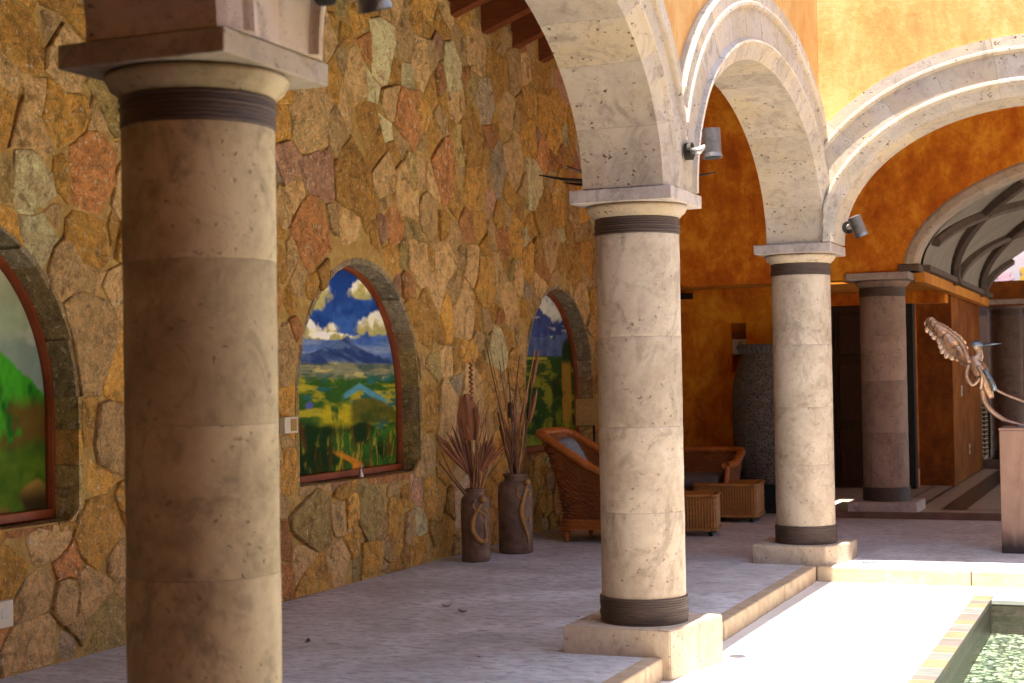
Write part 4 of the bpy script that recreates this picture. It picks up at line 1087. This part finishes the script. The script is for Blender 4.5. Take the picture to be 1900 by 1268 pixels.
def blade(e, p0, p1, wd, m, name='palm_blade', th=.004, bow=0):
    p0, p1 = Vector(p0), Vector(p1); t = (p1 - p0); L = t.length; t.normalize(); view = Vector((-.38, .92, 0)); sd = t.cross(view).normalized(); nn = sd.cross(t)
    V = []; n = 8
    for k in range(n + 1):
        f = k / n; ww = wd * (math.sin(math.pi * min(1, f * .9 + .08)) ** .7 + .02); c_ = p0 + t * L * f + nn * bow * math.sin(math.pi * f)
        V += [c_ + sd * ww / 2, c_ + nn * th, c_ - sd * ww / 2, c_ - nn * th]
    F = []
    for k in range(n):
        for a in range(4): F.append((k * 4 + a, k * 4 + (a + 1) % 4, k * 4 + 4 + (a + 1) % 4, k * 4 + 4 + a))
    F += [(0, 1, 2, 3), (n * 4 + 3, n * 4 + 2, n * 4 + 1, n * 4)]
    return mk(name, V, F, m, e)
dx, dy = .925, .38                       # screen-right direction on the floor plane
x, y = -5.32, 12.07
ar = tag(empty('dried_palm_arrangement', (x, y, .59)), 'fan of dark red dried palm and reeds in the shorter vase', 'dried plants')
for k in range(30):                      # two radiating fans
    side = -1 if k < 16 else 1
    kk = k if k < 16 else k - 16
    ang = lerp(-48, -3, kk / 15) if side < 0 else lerp(8, 44, kk / 13)
    L = (.42 if side < 0 else .36) * rnd.uniform(.75, 1.15); cx_ = .0 + side * .03
    c0 = (x + cx_ * dx, y + cx_ * dy, .72)
    ux = math.sin(R(ang)); uz = math.cos(R(ang))
    blade(ar, c0, (c0[0] + ux * L * dx, c0[1] + ux * L * dy + rnd.uniform(-.05, .05), c0[2] + uz * L), .024, M_fan if rnd.random() < .8 else M_reedd)
blade(ar, (x - .02 * dx, y - .02, 1.02), (x - .06, y - .03, 1.42), .19, M_fan, 'spoon_leaf', .012, .02)
mk('leaf_stalk', *tube([(x, y, .5), (x - .02, y, .8), (x - .02, y - .02, 1.06)], .008, 6), M_reed, ar, True)
tw = [(x - .02 + .011 * math.cos(k * .9), y + .011 * math.sin(k * .9), 1.34 + .34 * k / 60) for k in range(61)]
mk('twisted_pod', *tube(tw, .009, 6), M_fan, ar, True)
stems(ar, x, y, .5, [(x + a * dx, y + a * dy + b, z) for a, b, z in ((.13, 0, 1.33), (.08, .02, 1.3), (.04, .0, 1.36), (-.08, .02, 1.3), (-.14, 0, 1.24), (-.03, .03, 1.18), (.17, .02, 1.1), (.10, .05, 1.16), (-.11, 0, 1.2), (-.2, .02, 1.05), (.02, .03, 1.28), (.06, -.02, 1.22), (-.05, -.02, 1.15), (.16, 0, 1.2), (-.28, 0, .93), (-.3, .0, .84), (.22, 0, .86), (.0, 0, 1.3))], [M_reed, M_reed, M_reedd, M_fan], .0085)
x, y = -5.23, 12.75
ar = tag(empty('dried_reed_arrangement', (x, y, .68)), 'tall dried reeds and a dark cattail in the taller vase', 'dried plants')
stems(ar, x, y, .55, [(x + a * dx, y + a * dy + b, z) for a, b, z in ((-.24, 0, 1.86), (-.21, .02, 1.8), (-.1, 0, 1.86), (-.12, .0, 1.7), (.2, 0, 1.8), (.19, .03, 1.7), (.12, 0, 1.45), (.03, 0, 1.5), (-.02, .02, 1.35), (.06, 0, 1.75), (-.17, 0, 1.5), (-.13, 0, 1.35), (-.05, .02, 1.6), (.1, .02, 1.3))], [M_reed, M_reedd, M_reedd, M_reed, M_fan], .0085)
stems(ar, x, y, .6, [(x + a * dx, y + a * dy + b, z) for a, b, z in ((-.15, .02, 1.25), (-.13, 0, 1.12), (-.11, .03, 1.2), (.1, .02, 1.15))], [M_reedd], .014)
mk('cattail', *lathe([(.004, 0), (.016, .012), (.017, .13), (.004, .15)], (x - .03, y - .012, 1.19), 10), M_cat, ar, True)
for a, z, b, z2 in ((-.02, 1.13, .05, 1.2), (-.12, 1.14, -.19, 1.19), (-.02, 1.12, -.1, 1.17), (-.17, 1.45, -.24, 1.55), (.07, 1.3, .0, 1.42)):
    mk('twig', *tube([(x + a * dx, y + a * dy - .02, z), (x + b * dx, y + b * dy - .02, z2)], [.006, .003], 5), M_reed, ar, True)
for a, z, L in ((.2, 1.55, .34), (.18, 1.25, .3), (.1, 1.25, .28)):
    blade(ar, (x + (a - .04) * dx, y + (a - .04) * dy, z - .1), (x + (a + .03) * dx, y + (a + .03) * dy, z - .1 + L), .035, M_fan, 'seed_head', .01)

# ------------------------------------------------------------------ small things on the wall
plq = tag(empty('wall_plaque', (WX + .05, 9.5, 1.24)), 'cream rectangular caption plate left of the volcano painting', 'plaque')
rbox('plate', (WX + .03, 9.42, 1.185), (WX + .075, 9.60, 1.30), M_white, plq, .004); rbox('caption_card', (WX + .074, 9.50, 1.2), (WX + .078, 9.58, 1.285), M_shade, plq, .001)
plq = tag(empty('wall_socket', (WX + .05, 6.56, .34)), 'pale socket plate low on the stone wall under the leftmost painting', 'socket')
rbox('plate', (WX + .03, 6.48, .28), (WX + .075, 6.61, .42), M_white, plq, .004); rbox('outlet', (WX + .074, 6.52, .33), (WX + .078, 6.57, .38), M_canw, plq, .001)
fg = tag(empty('sill_figurine', (-5.72, 10.77, SILL)), 'tiny white cone figurine on the sill below the volcano painting', 'figurine')
mk('body', *lathe([(.022, 0), (.024, .012), (.012, .05), (.005, .085)], (-5.72, 10.77, SILL + .005), 14), M_canw, fg, True)
mk('head', *lathe([(.002, 0), (.009, .008), (.009, .016), (.002, .024)], (-5.72, 10.77, SILL + .086), 12), M_canw, fg, True)
# iron chandelier
ch = tag(empty('iron_chandelier', (-3.237, 10, 2.9)), 'black iron chandelier with pointed arms half hidden behind the middle arch', 'chandelier')
for k in range(8):
    a = R(22 + 45 * k) if k not in (3, 4) else R(22 + 45 * k)
    P = curve([(-3.237 + .1 * math.cos(a), 10 + .1 * math.sin(a), 2.86), (-3.237 + .4 * math.cos(a), 10 + .4 * math.sin(a), 2.885), (-3.237 + .6 * math.cos(a), 10 + .6 * math.sin(a), 2.92)], 8)
    mk('arm', *tube(P, [.019 - .0019 * i for i in range(9)], 8), M_iron, ch, True)
mk('hub', *lathe([(.03, -.08), (.09, -.05), (.12, 0), (.09, .05), (.02, .1)], (-3.237, 10, 2.88), 20), M_iron, ch, True)
mk('rod', *tube([(-3.237, 10, 2.95), (-3.237, 10, 5.72)], .012, 8), M_iron, ch, True)

# ------------------------------------------------------------------ spotlights
def spot(loc, out, can_off, tilt, label):
    e = tag(empty('spotlight', loc), label, 'spotlight', 'small spotlights fixed to the arches'); L = Vector(loc); o = Vector(out).normalized()
    mk('mount', *tube([L - o * .01, L + o * .03], .05, 20), M_iron, e, False)
    c_ = L + Vector(can_off); mk('swivel_arm', *tube([L + o * .02, L + o * .07, c_], [.018, .022, .012], 10), M_canw, e, True)
    t = Vector(tilt).normalized()
    V, F = tube([c_ - t * .085, c_ - t * .08, c_ + t * .06, c_ + t * .085, c_ + t * .0851], [.03, .052, .052, .058, .05], 24)
    mk('lamp_can', V, F, M_can, e, False)
    mk('lens', *tube([c_ + t * .0855, c_ + t * .088], .044, 20), M_black, e)
spot((-2.40, 8.52, 2.82), (1, 0, 0), (.13, .05, .045), (.05, -.05, -1), 'spotlight on the joint between arches above the middle column')
spot((-2.19, 12.43, 2.70), (.2, -1, 0), (.09, -.09, .0), (.35, .2, -1), 'spotlight at the left foot of the wide far arch')
spot((-2.42, 4.2, 2.80), (1, 0, 0), (.13, .06, .04), (.05, -.05, -1), 'spotlight above the nearest column at the top edge of the photo')
spot((-2.42, 4.34, 2.80), (1, 0, 0), (.12, .10, .03), (.1, .3, -1), 'second spotlight beside the one above the nearest column at the top edge')

# ------------------------------------------------------------------ pedestal and bird
ped = tag(empty('sculpture_pedestal', (-.92, 13.93, 0)), 'brown copper box pedestal carrying the bird sculpture at the right edge', 'pedestal')
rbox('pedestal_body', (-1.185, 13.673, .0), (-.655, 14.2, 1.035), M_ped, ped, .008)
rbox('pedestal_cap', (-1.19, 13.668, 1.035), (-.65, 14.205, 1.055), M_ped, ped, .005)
BY = 13.93
bird = tag(empty('bird_sculpture', (-.95, BY, 1.055)), 'bronze long-billed bird sculpture with raised wing on curving tail rods', 'sculpture')
def b(x_, z_, y_=0): return Vector((x_, BY + y_, z_))
body = curve([b(-1.26, 1.30), b(-1.30, 1.40), b(-1.35, 1.52), b(-1.39, 1.62), b(-1.36, 1.68), b(-1.37, 1.735), b(-1.385, 1.765)], 30)
rad = [float(np.interp(i / 30, [0, .15, .35, .55, .7, .82, .93, 1], [.02, .045, .075, .062, .034, .036, .045, .03])) for i in range(31)]
mk('body', *tube(body, rad, 16, .8, up=(0, 1, 0)), M_bronze, bird, True)
mk('head', *tube([b(-1.425, 1.755), b(-1.41, 1.765), b(-1.375, 1.77), b(-1.34, 1.765), b(-1.32, 1.76)], [.01, .034, .042, .032, .018], 14, up=(0, 1, 0)), M_patina, bird, True)
mk('bill', *tube([b(-1.335, 1.765), b(-1.25, 1.768), b(-1.17, 1.772)], [.02, .012, .003], 10, up=(0, 1, 0)), M_patina, bird, True)
mk('collar', *tube(curve([b(-1.42, 1.66), b(-1.375, 1.655), b(-1.33, 1.66)], 8), .028, 10, up=(0, 1, 0)), M_patina, bird, True)
# wing feathers: root near shoulder, tips along an arc
root = b(-1.435, 1.60, -.03)
wing = mk('wing', *tube(curve([root, b(-1.5, 1.78, -.03), b(-1.62, 1.9, -.04), b(-1.72, 1.955, -.05)], 16), [.03 - .0012 * i for i in range(17)], 8, up=(0, 1, 0)), M_bronze, bird, True)
tips = [(-1.80, 1.975), (-1.785, 1.935), (-1.80, 1.90), (-1.765, 1.865), (-1.745, 1.83), (-1.70, 1.79), (-1.69, 1.745), (-1.68, 1.70), (-1.645, 1.66), (-1.60, 1.645), (-1.555, 1.64), (-1.515, 1.60), (-1.48, 1.575)]
spine = curve([b(-1.72, 1.95, -.05), b(-1.62, 1.9, -.04), b(-1.5, 1.78, -.03), root], len(tips) - 1)
for k, (tx, tz) in enumerate(tips):
    p0 = spine[k]; p1 = b(tx, tz, -.08 + .005 * k)
    o = blade(None, p0 + (p0 - p1) * .2, p1, .115, M_bronze, 'feather', .006, .02)
    o.parent = wing; o.matrix_parent_inverse = Matrix.Translation(-bird.location)
for k in range(9):
    t = k / 8; p0 = spine[int(t * (len(spine) - 1))]; q = tips[int(t * 12)]; p1 = b(lerp(p0.x, q[0], .55), lerp(p0.z, q[1], .55), -.095)
    o = blade(None, p0, p1, .10, M_bronze, 'covert_feather', .006, .015); o.parent = wing; o.matrix_parent_inverse = Matrix.Translation(-bird.location)
# legs / folded wing ribs on the breast
for k, P in enumerate(([b(-1.44, 1.60, -.06), b(-1.46, 1.50, -.08), b(-1.41, 1.42, -.08), b(-1.345, 1.48, -.08)], [b(-1.36, 1.58, -.08), b(-1.33, 1.5, -.09), b(-1.345, 1.38, -.06)], [b(-1.31, 1.55, -.05), b(-1.25, 1.44, -.05), b(-1.23, 1.37, -.03)])):
    mk('breast_rib', *tube(curve(P, 14), .019, 8), (M_bronze, M_bronze, M_patina)[k], bird, True)
mk('tail_rod', *tube(curve([b(-1.34, 1.42), b(-1.33, 1.30), b(-1.27, 1.20), b(-1.15, 1.11), b(-1.02, 1.07), b(-.92, 1.062)], 24), [.026 - .0004 * i for i in range(25)], 8, up=(0, 1, 0)), M_bronze, bird, True)
mk('tail_rod', *tube(curve([b(-1.28, 1.42), b(-1.18, 1.35), b(-1.0, 1.27), b(-.85, 1.2), b(-.75, 1.1), b(-.73, 1.055)], 24), .012, 8, up=(0, 1, 0)), M_bronze, bird, True)
rbox('base_plate', (-1.05, 13.83, 1.055), (-.7, 14.03, 1.065), M_patina, bird, .003)

# ------------------------------------------------------------------ fallen leaves on the terrace
def floor_at(px, py):
    d_ = rt * (px - 950) - dn * -(py - 634) + fw * 2875
    t_ = 1.55 / -d_.z; return d_.x * t_, d_.y * t_
for k, (px, py) in enumerate(((572, 1192), (828, 1127), (858, 1137))):
    x, y = floor_at(px, py); a = rnd.uniform(0, 6.28); L = rnd.uniform(.05, .08); V = []; n = 6
    for i in range(n + 1):
        f = i / n; ww = .016 * math.sin(math.pi * min(1, f * .95 + .03)); cx_, cy_ = x + (f - .5) * L * math.cos(a), y + (f - .5) * L * math.sin(a); h_ = .004 + .012 * (2 * f - 1) ** 2
        V += [(cx_ - ww * math.sin(a), cy_ + ww * math.cos(a), h_ + .006), (cx_, cy_, h_), (cx_ + ww * math.sin(a), cy_ - ww * math.cos(a), h_ + .006)]
    F = []
    for i in range(n):
        for q in (0, 1): F.append((i * 3 + q, i * 3 + q + 1, i * 3 + q + 4, i * 3 + q + 3))
    tag(mk('fallen_leaf', V, F, M_reedd), ('dry brown leaf on the floor just right of the large nearest column', 'left leaf of the pair in the open middle of the terrace floor', 'right leaf of the pair in the open middle of the terrace floor')[k], 'leaf', 'dry leaves fallen on the terrace floor')
